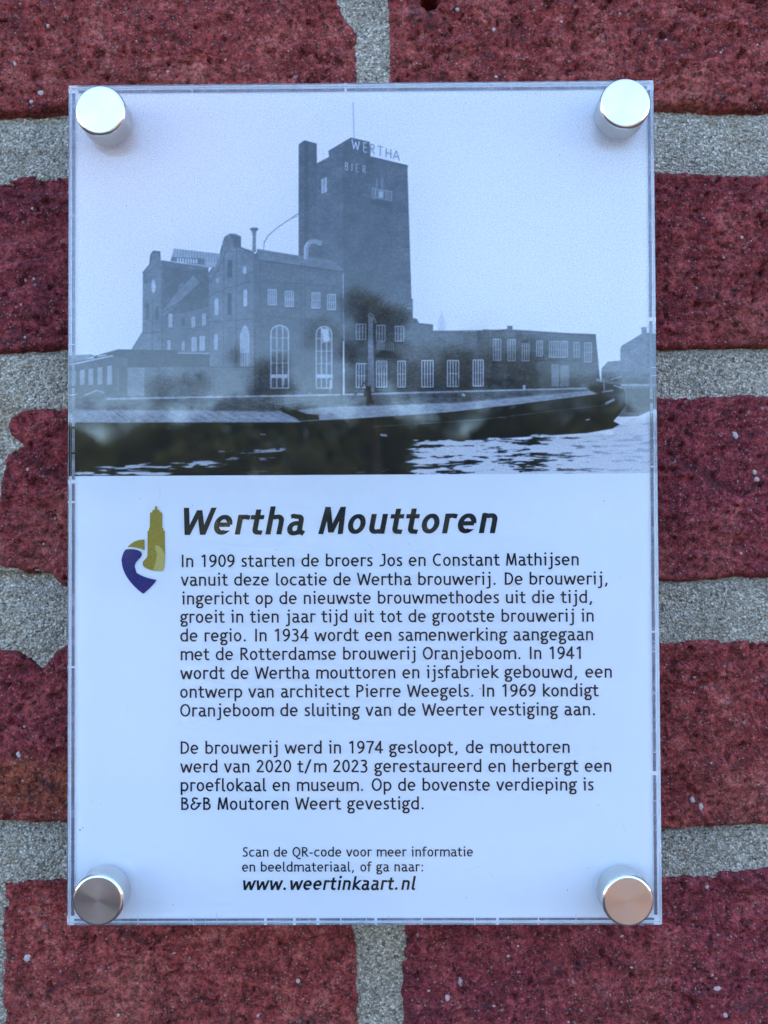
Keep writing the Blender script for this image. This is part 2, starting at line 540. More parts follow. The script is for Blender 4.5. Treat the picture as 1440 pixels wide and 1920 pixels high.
def put_low(x, z, L, k):
    me = (LOW_S if L > 150 else LOW_H)[k % (3 if L > 150 else 2)]
    o = link(bpy.data.objects.new('brick', me), wall)
    o.location = (x * S, 0, z * S + O.z)
kk = 0
for r in range(-5, 10):
    if r in rows:
        zb = zc(rows[r][1]); lo, hi = xc(done[r][0]), xc(done[r][1])
    else:
        zb = zc(rows[0][1]) - r * pitch if r < 0 else zc(rows[4][1]) - (r - 4) * pitch
        lo = hi = xc(700 if r % 2 else 350)
        lo -= 5; hi += 4
    x = hi + 9
    while x < 520:
        L = 206 if (kk * 7 + r) % 3 else 98
        put_low(x, zb, L, kk); x += L + 9; kk += 1
    x = lo - 9
    while x > -520:
        L = 206 if (kk * 5 + r) % 3 else 98
        put_low(x - L, zb, L, kk); x -= L + 9; kk += 1

# mortar bed: one sheet, fine inside the picture
def axis2(lim, ext, st):
    return np.unique(np.concatenate([np.arange(-ext, -lim, 12), np.arange(-lim, lim, st), np.arange(lim, ext + 1, 12)]))
xs, zs = axis2(122, 536, 0.6), axis2(155, 648, 0.6)
X, Z = np.meshgrid(xs, zs)
under = np.full(X.shape, 9.0)
for pts, _ in BR:
    under = np.minimum(under, sdist(X, Z, wall_poly(pts)))
h = -1.35 + vnoise(X / 25, Z / 10, 900, 3) * 0.7 + vnoise(X / 2.2, Z / 2.2, 901, 3, .65) * 0.45
for (pt, pb) in ((208, 330), (650, 752), (1085, 1206), (1552, 1642)):
    zt, zb_ = zc(pt), zc(pb)
    u = np.clip((zt - Z) / (zt - zb_), 0, 1); band = (Z < zt + 2) & (Z > zb_ - 2)
    h += np.where(band, -2.2 * np.clip(1 - u * 7, 0, 1) ** .7 + 0.9 * np.clip(u - 0.3, 0, 1), 0)
h -= np.clip(-under - 1.6, 0, 1) * 9.0
V = np.stack([X, -h, Z], -1).reshape(-1, 3) * S
mo = link(bpy.data.objects.new('mortar', fast_mesh('mortar', V, grid_quads(len(xs), len(zs)), M_MORTAR)), wall)
mo.location = (0, 0, O.z)


# unseen rest of the wall, coursed brickwork; its heights shaped to shadow the ground
def brickwork(x0, x1, z0, z1):
    v, f, mi = [], [], []
    def box(ax, bx, az, bz, y0, y1):
        b0 = len(v)
        for yy in (y0, y1):
            v.extend([(ax, yy, az), (bx, yy, az), (bx, yy, bz), (ax, yy, bz)])
        f.extend([(b0, b0 + 1, b0 + 2, b0 + 3), (b0 + 4, b0 + 7, b0 + 6, b0 + 5), (b0, b0 + 4, b0 + 5, b0 + 1), (b0 + 1, b0 + 5, b0 + 6, b0 + 2),
                  (b0 + 2, b0 + 6, b0 + 7, b0 + 3), (b0 + 3, b0 + 7, b0 + 4, b0)])
    r = 0; z = z0
    while z < z1 - 0.02:
        zt = min(z + 0.049, z1); x = x0 + (0.0 if r % 2 else 0.0)
        first = r % 2
        while x < x1 - 0.004:
            L = 0.098 if first else 0.206; first = 0
            box(x, min(x + L, x1), z, zt, 0.0, 0.03); x += L + 0.01
        z += 0.066; r += 1
    return v, f
zlo, zhi = O.z - 0.648, O.z + 0.648
v, f = [], []
for ar in ((-5.0, -0.546, 0.004, 7.0), (0.546, 1.3, 0.004, 7.0), (1.31, 5.0, 0.004, 2.2), (-0.536, 0.536, 0.004, zlo - 0.012), (-0.536, 0.536, zhi + 0.012, 7.0)):
    vv, ff = brickwork(*ar); b0 = len(v); v += vv; f += [tuple(i + b0 for i in q) for q in ff]
bw = mesh_obj('outer_brickwork', v, f, M_BRICK, wall); bw['kind'] = 'stuff'
v = []; 
def boxm(x0, x1, y0, y1, z0, z1):
    v = [(x, y, z) for y in (y0, y1) for (x, z) in ((x0, z0), (x1, z0), (x1, z1), (x0, z1))]
    f = [(0, 1, 2, 3), (4, 7, 6, 5), (0, 4, 5, 1), (1, 5, 6, 2), (2, 6, 7, 3), (3, 7, 4, 0)]
    return v, f
for dims in ((-5.01, 1.305, 0.012, 0.24, 0.002, 7.01), (1.306, 5.01, 0.012, 0.22, 0.002, 2.21)):  # core follows the heights shaped for the ground shadow
    v, f = boxm(*dims)
    mesh_obj('wall_core', v, f, M_MORTAR, wall)

# ------------------------------------------------------------------ the sign
sign = empty('information_sign', 'clear acrylic information plaque on four steel standoffs, historic brewery photo above dutch text', 'sign', tuple(O))
W2, H2 = 74.2, 105.9


def rounded_plate(name, y0, y1, mat, bev=0.05, w=W2, hh=H2, rc=0.4):
    """plate with small chamfers, closed, outward normals"""
    def ring(ins, y):
        pts = []
        w_, h_ = w - ins, hh - ins
        for cx, cz, a0 in ((w_ - rc, h_ - rc, 0), (-w_ + rc, h_ - rc, 90), (-w_ + rc, -h_ + rc, 180), (w_ - rc, -h_ + rc, 270)):
            for k in range(4):
                t = math.radians(a0 + k * 30)
                pts.append((cx + rc * math.cos(t), y, cz + rc * math.sin(t)))
        return pts
    rings = [ring(bev, y0), ring(0, y0 + bev), ring(0, y1 - bev), ring(bev, y1)]
    v = [(a * S, b * S, c * S) for r in rings for (a, b, c) in r]
    n = 16; f = []
    for k in range(3):
        for i in range(n):
            j = (i + 1) % n
            f.append((k * n + i, (k + 1) * n + i, (k + 1) * n + j, k * n + j))
    f.append(tuple(range(n))); f.append(tuple(reversed(range(3 * n, 4 * n))))
    o = mesh_obj(name, v, f, mat, sign)
    import bmesh
    bm = bmesh.new(); bm.from_mesh(o.data); bmesh.ops.recalc_face_normals(bm, faces=bm.faces); bm.to_mesh(o.data); bm.free()
    return o


rounded_plate('front_plate', 0.0, 3.6, M_ACRYL)
rounded_plate('back_plate', 3.62, 6.2, M_BACK)
YP = 3.15                                    # plane of the white sheet
YA = 2.1                                     # where that plane appears through the acrylic
v = [(-W2 + .03, YP, -H2 + .03), (W2 - .03, YP, -H2 + .03), (W2 - .03, YP, H2 - .03), (-W2 + .03, YP, H2 - .03)]
mesh_obj('print_sheet', [tuple(c * S for c in p) for p in v], [(0, 1, 2, 3)], M_PAPER, sign)

# ---- the printed photograph: drawn tone by tone, then stored on a dense sheet
CX0, CY0, CW, CH, SS = 118, 145, 1130, 760, 2
cv = np.zeros((CH * SS, CW * SS))
def lin(s):
    return ((s + 0.055) / 1.055) ** 2.4 if s > 0.04045 else s / 12.92
gy, gx = np.mgrid[0:CH * SS, 0:CW * SS]
PXX = gx / SS + CX0; PYY = gy / SS + CY0
def fill(pts, tone, alpha=1.0, grad=None, soft=0.0):
    P = np.array(pts, float)
    x0, x1 = int((P[:, 0].min() - CX0) * SS) - 2, int((P[:, 0].max() - CX0) * SS) + 3
    y0, y1 = int((P[:, 1].min() - CY0) * SS) - 2, int((P[:, 1].max() - CY0) * SS) + 3
    x0, y0 = max(x0, 0), max(y0, 0); x1, y1 = min(x1, CW * SS), min(y1, CH * SS)
    if x1 <= x0 or y1 <= y0:
        return
    sd = sdist(PXX[y0:y1, x0:x1], PYY[y0:y1, x0:x1], P)
    w = np.clip(0.5 - sd / (0.6 + soft), 0, 1) * alpha
    t = tone
    if grad:
        t = tone + (grad - tone) * (PYY[y0:y1, x0:x1] - P[:, 1].min()) / max(1, np.ptp(P[:, 1]))
    cv[y0:y1, x0:x1] = cv[y0:y1, x0:x1] * (1 - w) + t * w
def seg(x0, y0, x1, y1, w, tone, alpha=1.0):
    L = math.hypot(x1 - x0, y1 - y0) or 1; nx, ny = -(y1 - y0) / L * w / 2, (x1 - x0) / L * w / 2
    fill([(x0 + nx, y0 + ny), (x1 + nx, y1 + ny), (x1 - nx, y1 - ny), (x0 - nx, y0 - ny)], tone, alpha)
def pline(pts, w, tone, alpha=1.0):
    for a_, b_ in zip(pts[:-1], pts[1:]):
        seg(*a_, *b_, w, tone, alpha)
def rect(x0, y0, x1, y1, tone, alpha=1.0):
    fill([(x0, y0), (x1, y0), (x1, y1), (x0, y1)], tone, alpha)
def window(x0, y0, x1, y1, nx=3, nz=2, tone=0.68, bgt=0.30, arch=0, sk=0.0, frame=1.6):
    pts = [(x0, y1), (x0, y0 + arch)]
    if arch:
        for k in range(1, 8):
            t_ = math.pi * k / 8
            pts.append(((x0 + x1) / 2 - math.cos(t_) * (x1 - x0) / 2, y0 + arch - math.sin(t_) * arch))
    else:
        pts += [(x0, y0), (x1, y0)]
    pts += [(x1, y0 + arch), (x1, y1)]
    fill(pts, bgt)
    frame, tone = frame * 1.25, min(tone * 1.15, .85)
    pline(pts + [pts[0]], frame, tone, 0.9)
    for k in range(1, nx):
        x = x0 + (x1 - x0) * k / nx
        seg(x, y0 + 1, x, y1, frame, tone, 0.85)
    for k in range(1, nz):
        y = y0 + (y1 - y0) * k / nz
        seg(x0, y, x1, y, frame * 0.8, tone, 0.6)

# sky
cv[:] = 0.945 - 0.03 * np.clip((PYY - 250) / 500, 0, 1) + 0.025 * np.clip((PXX - 400) / 600, 0, 1)
FR, LF = 0.33, 0.385
# far right houses
fill([(1128, 690), (1140, 678), (1163, 676), (1163, 652), (1166, 648), (1203, 626), (1202, 614), (1212, 613), (1213, 624), (1240, 628), (1240, 730), (1128, 725)], 0.50)
fill([(1128, 697), (1240, 700), (1240, 728), (1128, 722)], 0.38, 0.8, soft=10)
for k, (bx, by, r) in enumerate(((1186, 714, 9), (1204, 716, 10), (1147, 712, 7))):
    fill([(bx + r * math.cos(t_) * 1.3, by + r * .6 * math.sin(t_)) for t_ in np.linspace(0, 6.28, 12)[:-1]], 0.25, .8, soft=4)
# left slab + tower
fill([(560, 272), (571, 264), (594, 270), (596, 500), (560, 500)], FR)
fill([(594, 307), (617, 295), (616, 284), (658, 259), (693, 267), (695, 294), (765, 311), (764, 316), (774, 640), (594, 640)], FR, grad=0.31)
fill([(594, 307), (617, 295), (616, 284), (643, 268), (643, 640), (594, 640)], LF, 0.85, grad=0.36)
fill([(571, 266), (578, 268), (578, 500), (570, 500)], 0.25, 0.8, soft=3)
pline([(594, 307), (617, 295)], 1.5, 0.5); pline([(616, 284), (658, 259), (693, 267)], 1.5, 0.24)
pline([(695, 294), (765, 311)], 1.6, 0.26); pline([(560, 272), (571, 264), (594, 270)], 1.2, 0.25)
seg(662, 193, 664, 262, 1.1, 0.45)
fill([(643, 320), (760, 345), (764, 480), (643, 470)], 0.30, 0.25, soft=20)
# roof letters
def roof_text(s, x, y, dx, dy, hgt, tones, w=1.8):
    G = {'W': [[(0, 1), (.25, 0), (.5, .8), (.75, 0), (1, 1)]], 'E': [[(.9, 1), (0.1, 1), (0.1, 0), (.9, 0)], [(0.1, .5), (.8, .5)]],
         'R': [[(0.1, 0), (0.1, 1), (.8, .95), (.85, .6), (.1, .5)], [(.4, .5), (.9, 0)]], 'T': [[(0, 1), (1, 1)], [(.5, 1), (.5, 0)]],
         'H': [[(.1, 0), (.1, 1)], [(.9, 0), (.9, 1)], [(.1, .5), (.9, .5)]], 'A': [[(0, 0), (.5, 1), (1, 0)], [(.2, .35), (.8, .35)]],
         'B': [[(.1, 0), (.1, 1), (.8, .9), (.7, .5), (.1, .5)], [(.7, .5), (.9, .25), (.8, 0), (.1, 0)]], 'I': [[(.5, 0), (.5, 1)]]}
    for c, (cx, cw, tn) in zip(s, tones):
        for st in G[c]:
            pts = [(x + (cx + a_ * cw) * dx, y + (cx + a_ * cw) * dy - b_ * hgt) for a_, b_ in st]
            pline(pts, w, tn)
fill([(694, 272), (748, 290), (750, 302), (695, 294)], 0.90, 0.6, soft=2)
roof_text('WERTHA', 660, 279, 1, .255, 17.5, ((0, 14, .78), (21, 8, .72), (34, 9, .52), (48, 10, .55), (63, 11, .5), (77, 12, .5)), 2.0)
roof_text('BIER', 647, 318, 1, .19, 14, ((0, 6, .70), (11, 4, .68), (20, 6, .64), (33, 6, .70)), 1.5)
# light window, balcony
fill([(602, 336), (613, 332), (613, 360), (603, 364)], 0.66); seg(607.5, 334, 607.5, 362, 1, .42)
fill([(698, 352), (734, 358), (734, 374), (698, 370)], 0.40, .6)
for k in range(7):
    seg(699 + k * 5.5, 351 + k * .9, 699 + k * 5.5, 371 + k * .9, 1.3, 0.5 if k % 2 else 0.44)
rect(711, 359, 718, 371, .6, .7); rect(704, 335, 708, 352, .42, .6); rect(714, 332, 720, 356, .4, .7)
fill([(694, 373), (738, 379), (730, 388), (698, 382)], 0.24, .7, soft=4)
# curved exhaust duct
pline([(574, 487), (574, 464), (579, 455), (588, 452), (603, 457)], 9, 0.52); pline([(572, 486), (572, 463), (578, 454)], 3, 0.62)
rect(584, 462, 606, 490, .30, .7)
# main hall
fill([(478, 478), (484, 468), (560, 480), (612, 480), (643, 500), (643, 745), (478, 745)], 0.36, grad=0.33)
fill([(481, 467), (560, 479), (618, 487), (643, 502), (643, 509), (484, 487)], 0.46, .8)
pline([(484, 488), (643, 510)], 2.5, 0.25); pline([(484, 467), (643, 496)], 1.2, .5, .6)
pline([(488, 528), (556, 531), (640, 538)], 3, 0.28, .6); pline([(480, 592), (540, 597), (640, 604)], 3, 0.28, .5)
for x in (488, 565, 572, 640):
    seg(x, 492, x, 736, 2.5, .28, .5)
seg(643, 512, 646, 690, 1.6, .62)
seg(494, 472, 496, 452, 1.5, .5); pline([(495, 456), (503, 442), (520, 427), (560, 400)], 1.5, .42)
pline([(548, 410), (560, 404)], 1, .5)
# gabled front
fill([(390, 516), (412, 480), (417, 462), (417, 455), (421, 444), (431, 438), (440, 438), (452, 443), (452, 464), (472, 470), (479, 477), (478, 690), (390, 690)], 0.43)
fill([(431, 439), (452, 444), (452, 464), (440, 466), (436, 450)], .30, .7)
pline([(390, 516), (412, 480), (417, 460)], 2.2, .28); pline([(452, 464), (478, 477)], 2, .3); pline([(394, 530), (414, 496), (424, 470)], 2, .30, .6)
seg(391, 520, 391, 655, 2.5, .28, .6); seg(444, 470, 442, 690, 2, .3, .6); seg(420, 480, 419, 690, 2, .3, .6); seg(477, 478, 477, 690, 2.5, .27, .6)
pline([(420, 541), (444, 536), (470, 528)], 2.5, .28, .7); pline([(394, 552), (420, 545)], 2, .28, .5); pline([(392, 604), (476, 598)], 2.5, .28, .6)
for (x0, y0, x1, y1, tn) in ((427, 488, 435, 520, .24), (427, 550, 434, 590, .22), (403, 560, 409, 590, .66), (402, 626, 408, 655, .64), (457, 543, 463, 574, .68)):
    window(x0, y0, x1, y1, 1, 1, tn, tn, arch=3, frame=.6)
fill([(459 + 3.5 * math.cos(t_), 507 + 8 * math.sin(t_)) for t_ in np.linspace(0, 6.28, 14)[:-1]], .66)
fill([(408 + 3 * math.cos(t_), 527 + 5 * math.sin(t_)) for t_ in np.linspace(0, 6.28, 14)[:-1]], .58)
fill([(451, 688), (451, 630), (455, 616), (459.5, 610), (464, 616), (467, 630), (467, 688)], 0.62)
pline([(451, 688), (451, 630), (455, 616), (459.5, 610), (464, 616), (467, 630), (467, 688)], 1.2, .74)
rect(451, 662, 467, 688, .42, .7)
for x in (454.5, 459, 463.5):
    seg(x, 660, x, 688, 1.2, .72)
pline([(402, 590), (418, 596), (420, 606)], 2, .52, .6)
# vent stack on the roof
fill([(473, 473), (474, 444), (472, 432), (481, 432), (480, 444), (480, 473)], .46); fill([(468, 430), (472, 427), (482, 427), (485, 430), (482, 433), (471, 433)], .36)
# middle wing
fill([(300, 492), (391, 500), (391, 662), (300, 662)], 0.33)
fill([(302, 600), (335, 585), (391, 572), (391, 662), (302, 662)], 0.40)
fill([(337, 566), (391, 518), (391, 573), (337, 588)], 0.30)
fill([(306, 582), (332, 548), (362, 517), (375, 529), (337, 567), (322, 580), (306, 595)], 0.44)
fill([(306, 505), (391, 507), (362, 517), (332, 548), (306, 580)], 0.31)
pline([(306, 586), (336, 567), (391, 519)], 1.8, .25); pline([(336, 588), (391, 574)], 2, .27, .8)
fill([(334, 535), (344, 528), (345, 545), (335, 552)], .48, .7)
fill([(302, 488), (322, 491), (391, 501), (391, 506), (304, 500)], .36)
# skylight
fill([(320, 489), (326, 466), (414, 476), (404, 500), (392, 502)], .58)
for k in range(16):
    x = 328 + k * 5.3; seg(x, 467 + k * .62, x - 1 + k * .1, 482 + k * .8, 1.2, .40, .7)
fill([(322, 482), (384, 485), (384, 497), (320, 490)], .36)
for k in range(8):
    rect(332 + k * 5, 484 + k * .3, 335 + k * 5, 492 + k * .3, .80, .8)
# left gable
fill([(268, 512), (281, 496), (282, 478), (287, 471), (301, 472), (302, 491), (306, 500), (306, 660), (267, 660)], .43)
pline([(268, 512), (281, 496), (283, 478), (288, 471), (301, 473)], 2.2, .27)
fill([(288 + 4 * math.cos(t_), 537 + 13 * math.sin(t_)) for t_ in np.linspace(0, 6.28, 16)[:-1]], .68)
seg(286, 565, 286, 655, 2.5, .3, .6); seg(304, 500, 304, 655, 3, .3, .7); pline([(268, 625), (304, 622)], 2.5, .29, .7)
window(273, 568, 280, 600, 1, 1, .33, .31, arch=4); window(291, 575, 298, 600, 1, 1, .33, .30, arch=4)
for (x0, y0, x1, y1) in ((316, 588, 323, 614), (359, 594, 366, 616), (379, 588, 386, 612), (314, 638, 320, 656), (341, 640, 346, 657), (359, 632, 369, 659), (374, 630, 384, 658)):
    rect(x0, y0, x1, y1, .66); seg((x0 + x1) / 2, y0, (x0 + x1) / 2, y1, .8, .5, .7)
rect(340, 596, 347, 612, .28); pline([(334, 620), (391, 610)], 2, .29, .6)
fill([(246, 656), (268, 620), (268, 658)], .42)
# dark flat roofs and yard wall
fill([(176, 668), (222, 655), (330, 657), (335, 662), (393, 664), (393, 688), (240, 692), (212, 700), (176, 690)], .235)
pline([(333, 662), (392, 663)], 2, .62); fill([(335, 664), (392, 665), (392, 686), (335, 688)], .24)
fill([(238, 689), (478, 688), (480, 745), (238, 746)], .39); pline([(300, 688), (478, 688)], 1.5, .28)
seg(402, 690, 402, 743, 1.5, .3, .6); seg(478, 610, 478, 742, 4, .27, .6)
fill([(118, 680), (212, 666), (240, 672), (240, 752), (118, 752)], .33)
fill([(118, 668), (170, 664), (180, 668), (135, 680), (118, 682)], .52)
pline([(118, 686), (140, 682), (212, 667)], 3, .68); pline([(183, 668), (200, 666)], 3, .7)
for x in (134, 150, 166, 183, 201):
    fill([(x, 697 - (x - 134) * .15), (x + 9, 695 - (x - 134) * .15), (x + 9, 721), (x, 722)], .58)
rect(239, 689, 271, 742, .50); seg(222, 690, 221, 742, 1.5, .5)
fill([(150, 742), (160, 733), (185, 730), (200, 740), (200, 754), (155, 760)], .34); pline([(158, 742), (182, 732), (196, 737)], 3, .66, .8); pline([(155, 760), (175, 755), (197, 756)], 3, .7, .8)
# tall arched windows
window(508, 610, 541, 728, 3, 5, .66, .38, arch=14, frame=1.8); window(593, 612, 622, 728, 3, 5, .66, .38, arch=14, frame=1.8)
fill([(602, 615), (616, 617), (619, 640), (606, 642)], .85, .8, soft=3)
for x in (507, 592):
    rect(x, 702, x + 32, 709, .72)
rect(528, 709, 534, 722, .75, .7); seg(620, 712, 619, 738, 3, .75)
for (x, y) in ((503, 543), (535, 546), (585, 549), (614, 552)):
    window(x, y, x + 15, y + 29, 4, 2, .62, .40, frame=1.3); seg(x - 1, y + 31, x + 18, y + 31.5, 2, .25)
fill([(482, 728), (640, 730), (640, 742), (482, 742)], .26, .6, soft=3)
# low ranges to the right of the tower
fill([(646, 598), (774, 600), (774, 596), (782, 598), (786, 606), (812, 609), (812, 620), (905, 622), (905, 742), (646, 742)], .315)
fill([(643, 560), (774, 560), (774, 625), (646, 625)], .32)
pline([(786, 607), (812, 610)], 2.5, .2); pline([(812, 621), (905, 620)], 1.5, .25)
for (x0, y0, x1, y1) in ((668, 608, 686, 637), (706, 610, 722, 640), (741, 612, 757, 640)):
    window(x0, y0, x1, y1, 3, 2, .56, .36, frame=1.3); seg(x0 - 1, y1 + 2, x1 + 1, y1 + 2, 2, .2)
for (x0, y0, x1, y1) in ((668, 682, 688, 727), (706, 677, 725, 726), (746, 677, 760, 726), (791, 676, 812, 726), (839, 676, 860, 725), (887, 675, 906, 724)):
    window(x0, y0, x1, y1, 4 if x1 - x0 > 16 else 3, 2, .68, .33, frame=1.5); seg(x0 - 2, y1 + 2, x1 + 2, y1 + 2, 2.5, .2)
rect(706, 676, 724, 690, .5, .7); rect(706, 640, 722, 656, .55, .8)
fill([(702, 672), (706, 662), (716, 658), (734, 659), (744, 664), (744, 672)], .20)
for k in range(5):
    seg(724 + k * 3.4, 642, 724 + k * 3.4, 657, 1.2, .55)
fill([(776, 600), (781, 598), (781, 606), (776, 606)], .15)
for k in range(9):
    seg(828 + (k - 4) * 1.2, 620, 828 + (k - 4) * 2.2, 584 + abs(k - 4) * 6, .9, .6, .7)
# right block
fill([(868, 630), (880, 622), (950, 617), (1117, 628), (1124, 702), (1128, 735), (868, 740)], .305)
pline([(905, 619), (1117, 628)], 2.5, .24); seg(916, 622, 914, 735, 2, .24, .7)
fill([(951, 620), (951, 611), (961, 611), (961, 620)], .28)
for (x0, y0, x1, y1, n_) in ((925, 636, 939, 676, 3), (952, 637, 966, 677, 3), (979, 638, 992, 677, 3), (1006, 639, 1017, 668, 3), (1030, 640, 1064, 670, 8), (1076, 642, 1086, 670, 2), (1096, 643, 1109, 679, 3)):
    window(x0, y0, x1, y1, n_, 2, .58, .36, frame=1.2); seg(x0 - 1, y1 + 2, x1 + 1, y1 + 2, 2, .22)
pline([(1003, 676), (1092, 676)], 3.5, .19); rect(978, 636, 992, 643, .2, .8)
rect(1034, 683, 1048, 725, .5); rect(1050, 684, 1067, 725, .48); rect(1020, 680, 1033, 727, .2, .6)
fill([(860, 712), (1030, 712), (1030, 735), (860, 738)], .24, .6, soft=6)
window(887, 675, 906, 724, 4, 2, .68, .33, frame=1.5); seg(885, 726, 908, 726, 2.5, .2)
# quay, bank, road
fill([(118, 752), (205, 747), (480, 744), (640, 739), (860, 733), (1128, 727), (1140, 720), (1240, 722), (1240, 780), (118, 800)], .42)
fill([(200, 750), (1000, 736), (1000, 762), (560, 770), (200, 768)], .36, soft=4)
pline([(200, 748), (420, 744), (640, 740), (860, 734), (1100, 728)], 3.0, .66); pline([(1165, 722), (1240, 722)], 3, .62)
fill([(140, 768), (540, 772), (600, 764), (860, 755), (1120, 731), (1128, 740), (840, 775), (590, 792), (118, 794)], .62, soft=3)
pline([(205, 765), (240, 790)], 1.5, .35, .6); pline([(196, 768), (212, 790)], 2, .68, .7)
for k in range(14):
    seg(220 + k * 22, 768, 250 + k * 24, 790, 1.2, .40, .5)
pline([(118, 792), (300, 790), (560, 792)], 1.8, .60, .8)
fill([(118, 750), (1240, 730), (1240, 775), (1175, 780), (1175, 740), (860, 736)], .36, .0)
# barge hull and dark water
fill([(118, 793), (560, 792), (600, 788), (750, 779), (840, 773), (980, 757), (1128, 738), (1160, 728), (1172, 735), (1173, 760), (1150, 790), (1170, 800), (1100, 812), (940, 822), (850, 836), (850, 893), (118, 893)], .06, soft=1.5)
fill([(517, 759), (528, 760), (575, 776), (597, 778), (600, 795), (570, 796), (555, 784), (530, 773)], .15, soft=1)
pline([(560, 790), (590, 788), (750, 779), (840, 772), (980, 756), (1128, 737)], 1.8, .62, .8)
pline([(700, 800), (900, 787), (1060, 768), (1130, 760), (1168, 742), (1172, 732)], 2.0, .42, .7)
fill([(1104, 722), (1125, 716), (1160, 722), (1171, 732), (1168, 745), (1150, 752), (1120, 738), (1106, 732)], .20, soft=2)
for (a_, b_, c_, d_, w_, tn) in ((1128, 735, 1150, 732, 3, .6), (1132, 712, 1133, 735, 3, .55), (1118, 712, 1128, 714, 4, .62), (1150, 722, 1166, 728, 3, .6), (1135, 757, 1152, 749, 5, .6), (1098, 788, 1106, 786, 3, .7),
                                (935, 782, 950, 784, 2, .4), (713, 815, 726, 817, 4, .72), (488, 814, 498, 815, 2, .6), (866, 739, 872, 742, 4, .75), (983, 722, 983, 731, 5, .75), (1145, 712, 1165, 706, 2, .6)):
    seg(a_, b_, c_, d_, w_, tn, .85)
# davit post
fill([(690, 590), (699, 596), (702, 735), (690, 735)], .52); pline([(691, 588), (698, 590), (705, 606)], 4, .48); seg(689, 592, 688, 735, 2, .24, .7)
fill([(687, 725), (695, 724), (697, 748), (703, 757), (687, 758), (688, 745), (682, 742), (682, 735)], .13)
seg(688, 712, 652, 758, 2.2, .28); seg(640, 726, 641, 758, 2.5, .28); pline([(640, 760), (790, 757)], 1.5, .3, .6)
fill([(1174, 728), (1240, 728), (1240, 776), (1174, 772)], .30, soft=3); fill([(1190, 742), (1230, 738), (1228, 765), (1198, 764)], .18, .7, soft=6)
# brickwork, soot and uneven tone over everything built
built = (cv < .75) & (PYY < 745)
cv[:] = np.where(built, cv + vnoise(PXX / 5, PYY / 3, 51, 3, .7) * .07 + vnoise(PXX / 28, PYY / 22, 52, 3) * .06 + np.where((PYY * .36 + PXX * .03) % 1 < .3, -.010, .004), cv)
bank = (PYY > 738) & (PYY < 800) & (cv > .2)
cv[:] = np.where(bank, cv + vnoise(PXX / 9, PYY / 3, 53, 4, .7) * .12, cv)
hull = (PYY > 745) & (cv < .2)
cv[:] = np.where(hull, cv + np.clip(vnoise(PXX / 60, PYY / 4, 54, 4, .6), 0, 1) * .10, cv)
for k in range(8):
    seg(698 + k * 5.2, 352 + k * .9, 698 + k * 5.2, 371 + k * .9, 1.5, 0.60 if k % 2 else 0.52, .9)
pline([(697, 353), (736, 360)], 1.4, .56); pline([(697, 371), (736, 377)], 1.6, .50); rect(710, 359, 718, 371, .68, .8)
seg(707, 336, 707, 352, 2, .5); seg(716, 333, 716, 354, 1.6, .5); fill([(694, 375), (738, 381), (730, 390), (698, 384)], 0.22, .8, soft=4)
pline([(574, 487), (574, 464), (579, 455), (588, 452), (603, 457)], 8, 0.55, .8); pline([(571.5, 486), (571.5, 464), (577, 454)], 2.5, 0.70)
# water: bright to the right, dark with glints to the left
rx = PXX; ry = PYY
nz1 = vnoise(rx / 60 + ry / 40, ry / 5.0, 31, 4, .6)
nz2 = vnoise(rx / 16, ry / 2.6, 33, 3, .6)
edge = 818 + (1000 - rx) * 0.03 + vnoise(rx / 22, ry / 5, 34, 3) * 9
edge = np.where(rx > 1150, 800 - (rx - 1150) * .45, edge)
lim = 768 + vnoise(ry / 5.0, rx * 0 + 3.3, 35, 4, .7) * 34
mask = np.clip((ry - edge) / 3, 0, 1) * np.clip((rx - lim) / 14, 0, 1)
bright = np.clip(0.86 - np.clip(nz1 * 1.0 + nz2 * .5 - 0.02 - np.clip((rx - 1000) / 900, 0, .2), 0, 1) * 3.2, 0.16, 0.9)
bright = bright + (0.87 - bright) * np.clip((rx - 1000) / 200, 0, .75)
cv[:] = cv * (1 - mask) + bright * mask
def glints(cx, cy, hx, hy, slope, thr, seed, tn):
    m_ = np.clip(1 - np.abs(ry - (cy + (rx - cx) * slope)) / hy, 0, 1) * np.clip((1 - np.abs(rx - cx) / hx) * 4, 0, 1)
    n_ = vnoise(rx / 26, ry / 3.6, seed, 3, .55)
    g_ = np.clip((n_ - thr + m_ * .25) * 5, 0, 1) * (m_ > 0.02) * np.clip(m_ * 2, 0, 1)
    cv[:] = cv * (1 - g_) + tn * g_
glints(300, 874, 130, 9, -.045, .12, 41, .72)
glints(470, 846, 75, 5, -.04, .05, 42, .62)
glints(230, 888, 100, 5, 0, .05, 43, .75)
glints(470, 860, 60, 5, -.02, .3, 44, .5)
glints(600, 884, 190, 6, 0, .3, 45, .30)
# grain of the enlargement and a soft lens
def blur(a, k):
    for ax in (0, 1):
        a = sum(np.roll(a, s_, ax) for s_ in range(-k, k + 1)) / (2 * k + 1)
    return a
cv = blur(cv, 1)
rs = np.random.RandomState(3)
cv = cv + blur(rs.randn(*cv.shape), 1) * 0.085 * np.clip(1.1 - cv, .1, 1)
cv = np.clip(np.where(cv < .78, (cv - .36) * 1.28 + .31, cv + .02 * np.clip((.9 - cv) / .1, 0, 1)), 0.03, .95)

zx, zz = at([136, 1236], [891, 889], YA)
ZB = float(zz.mean())
nxg, nzg = 820, 560
xs = np.linspace(-W2 + .04, W2 - .04, nxg); zs = np.linspace(ZB, H2 - .04, nzg)
X, Z = np.meshgrid(xs, zs)
px, py = to_px(X, Z, YA)
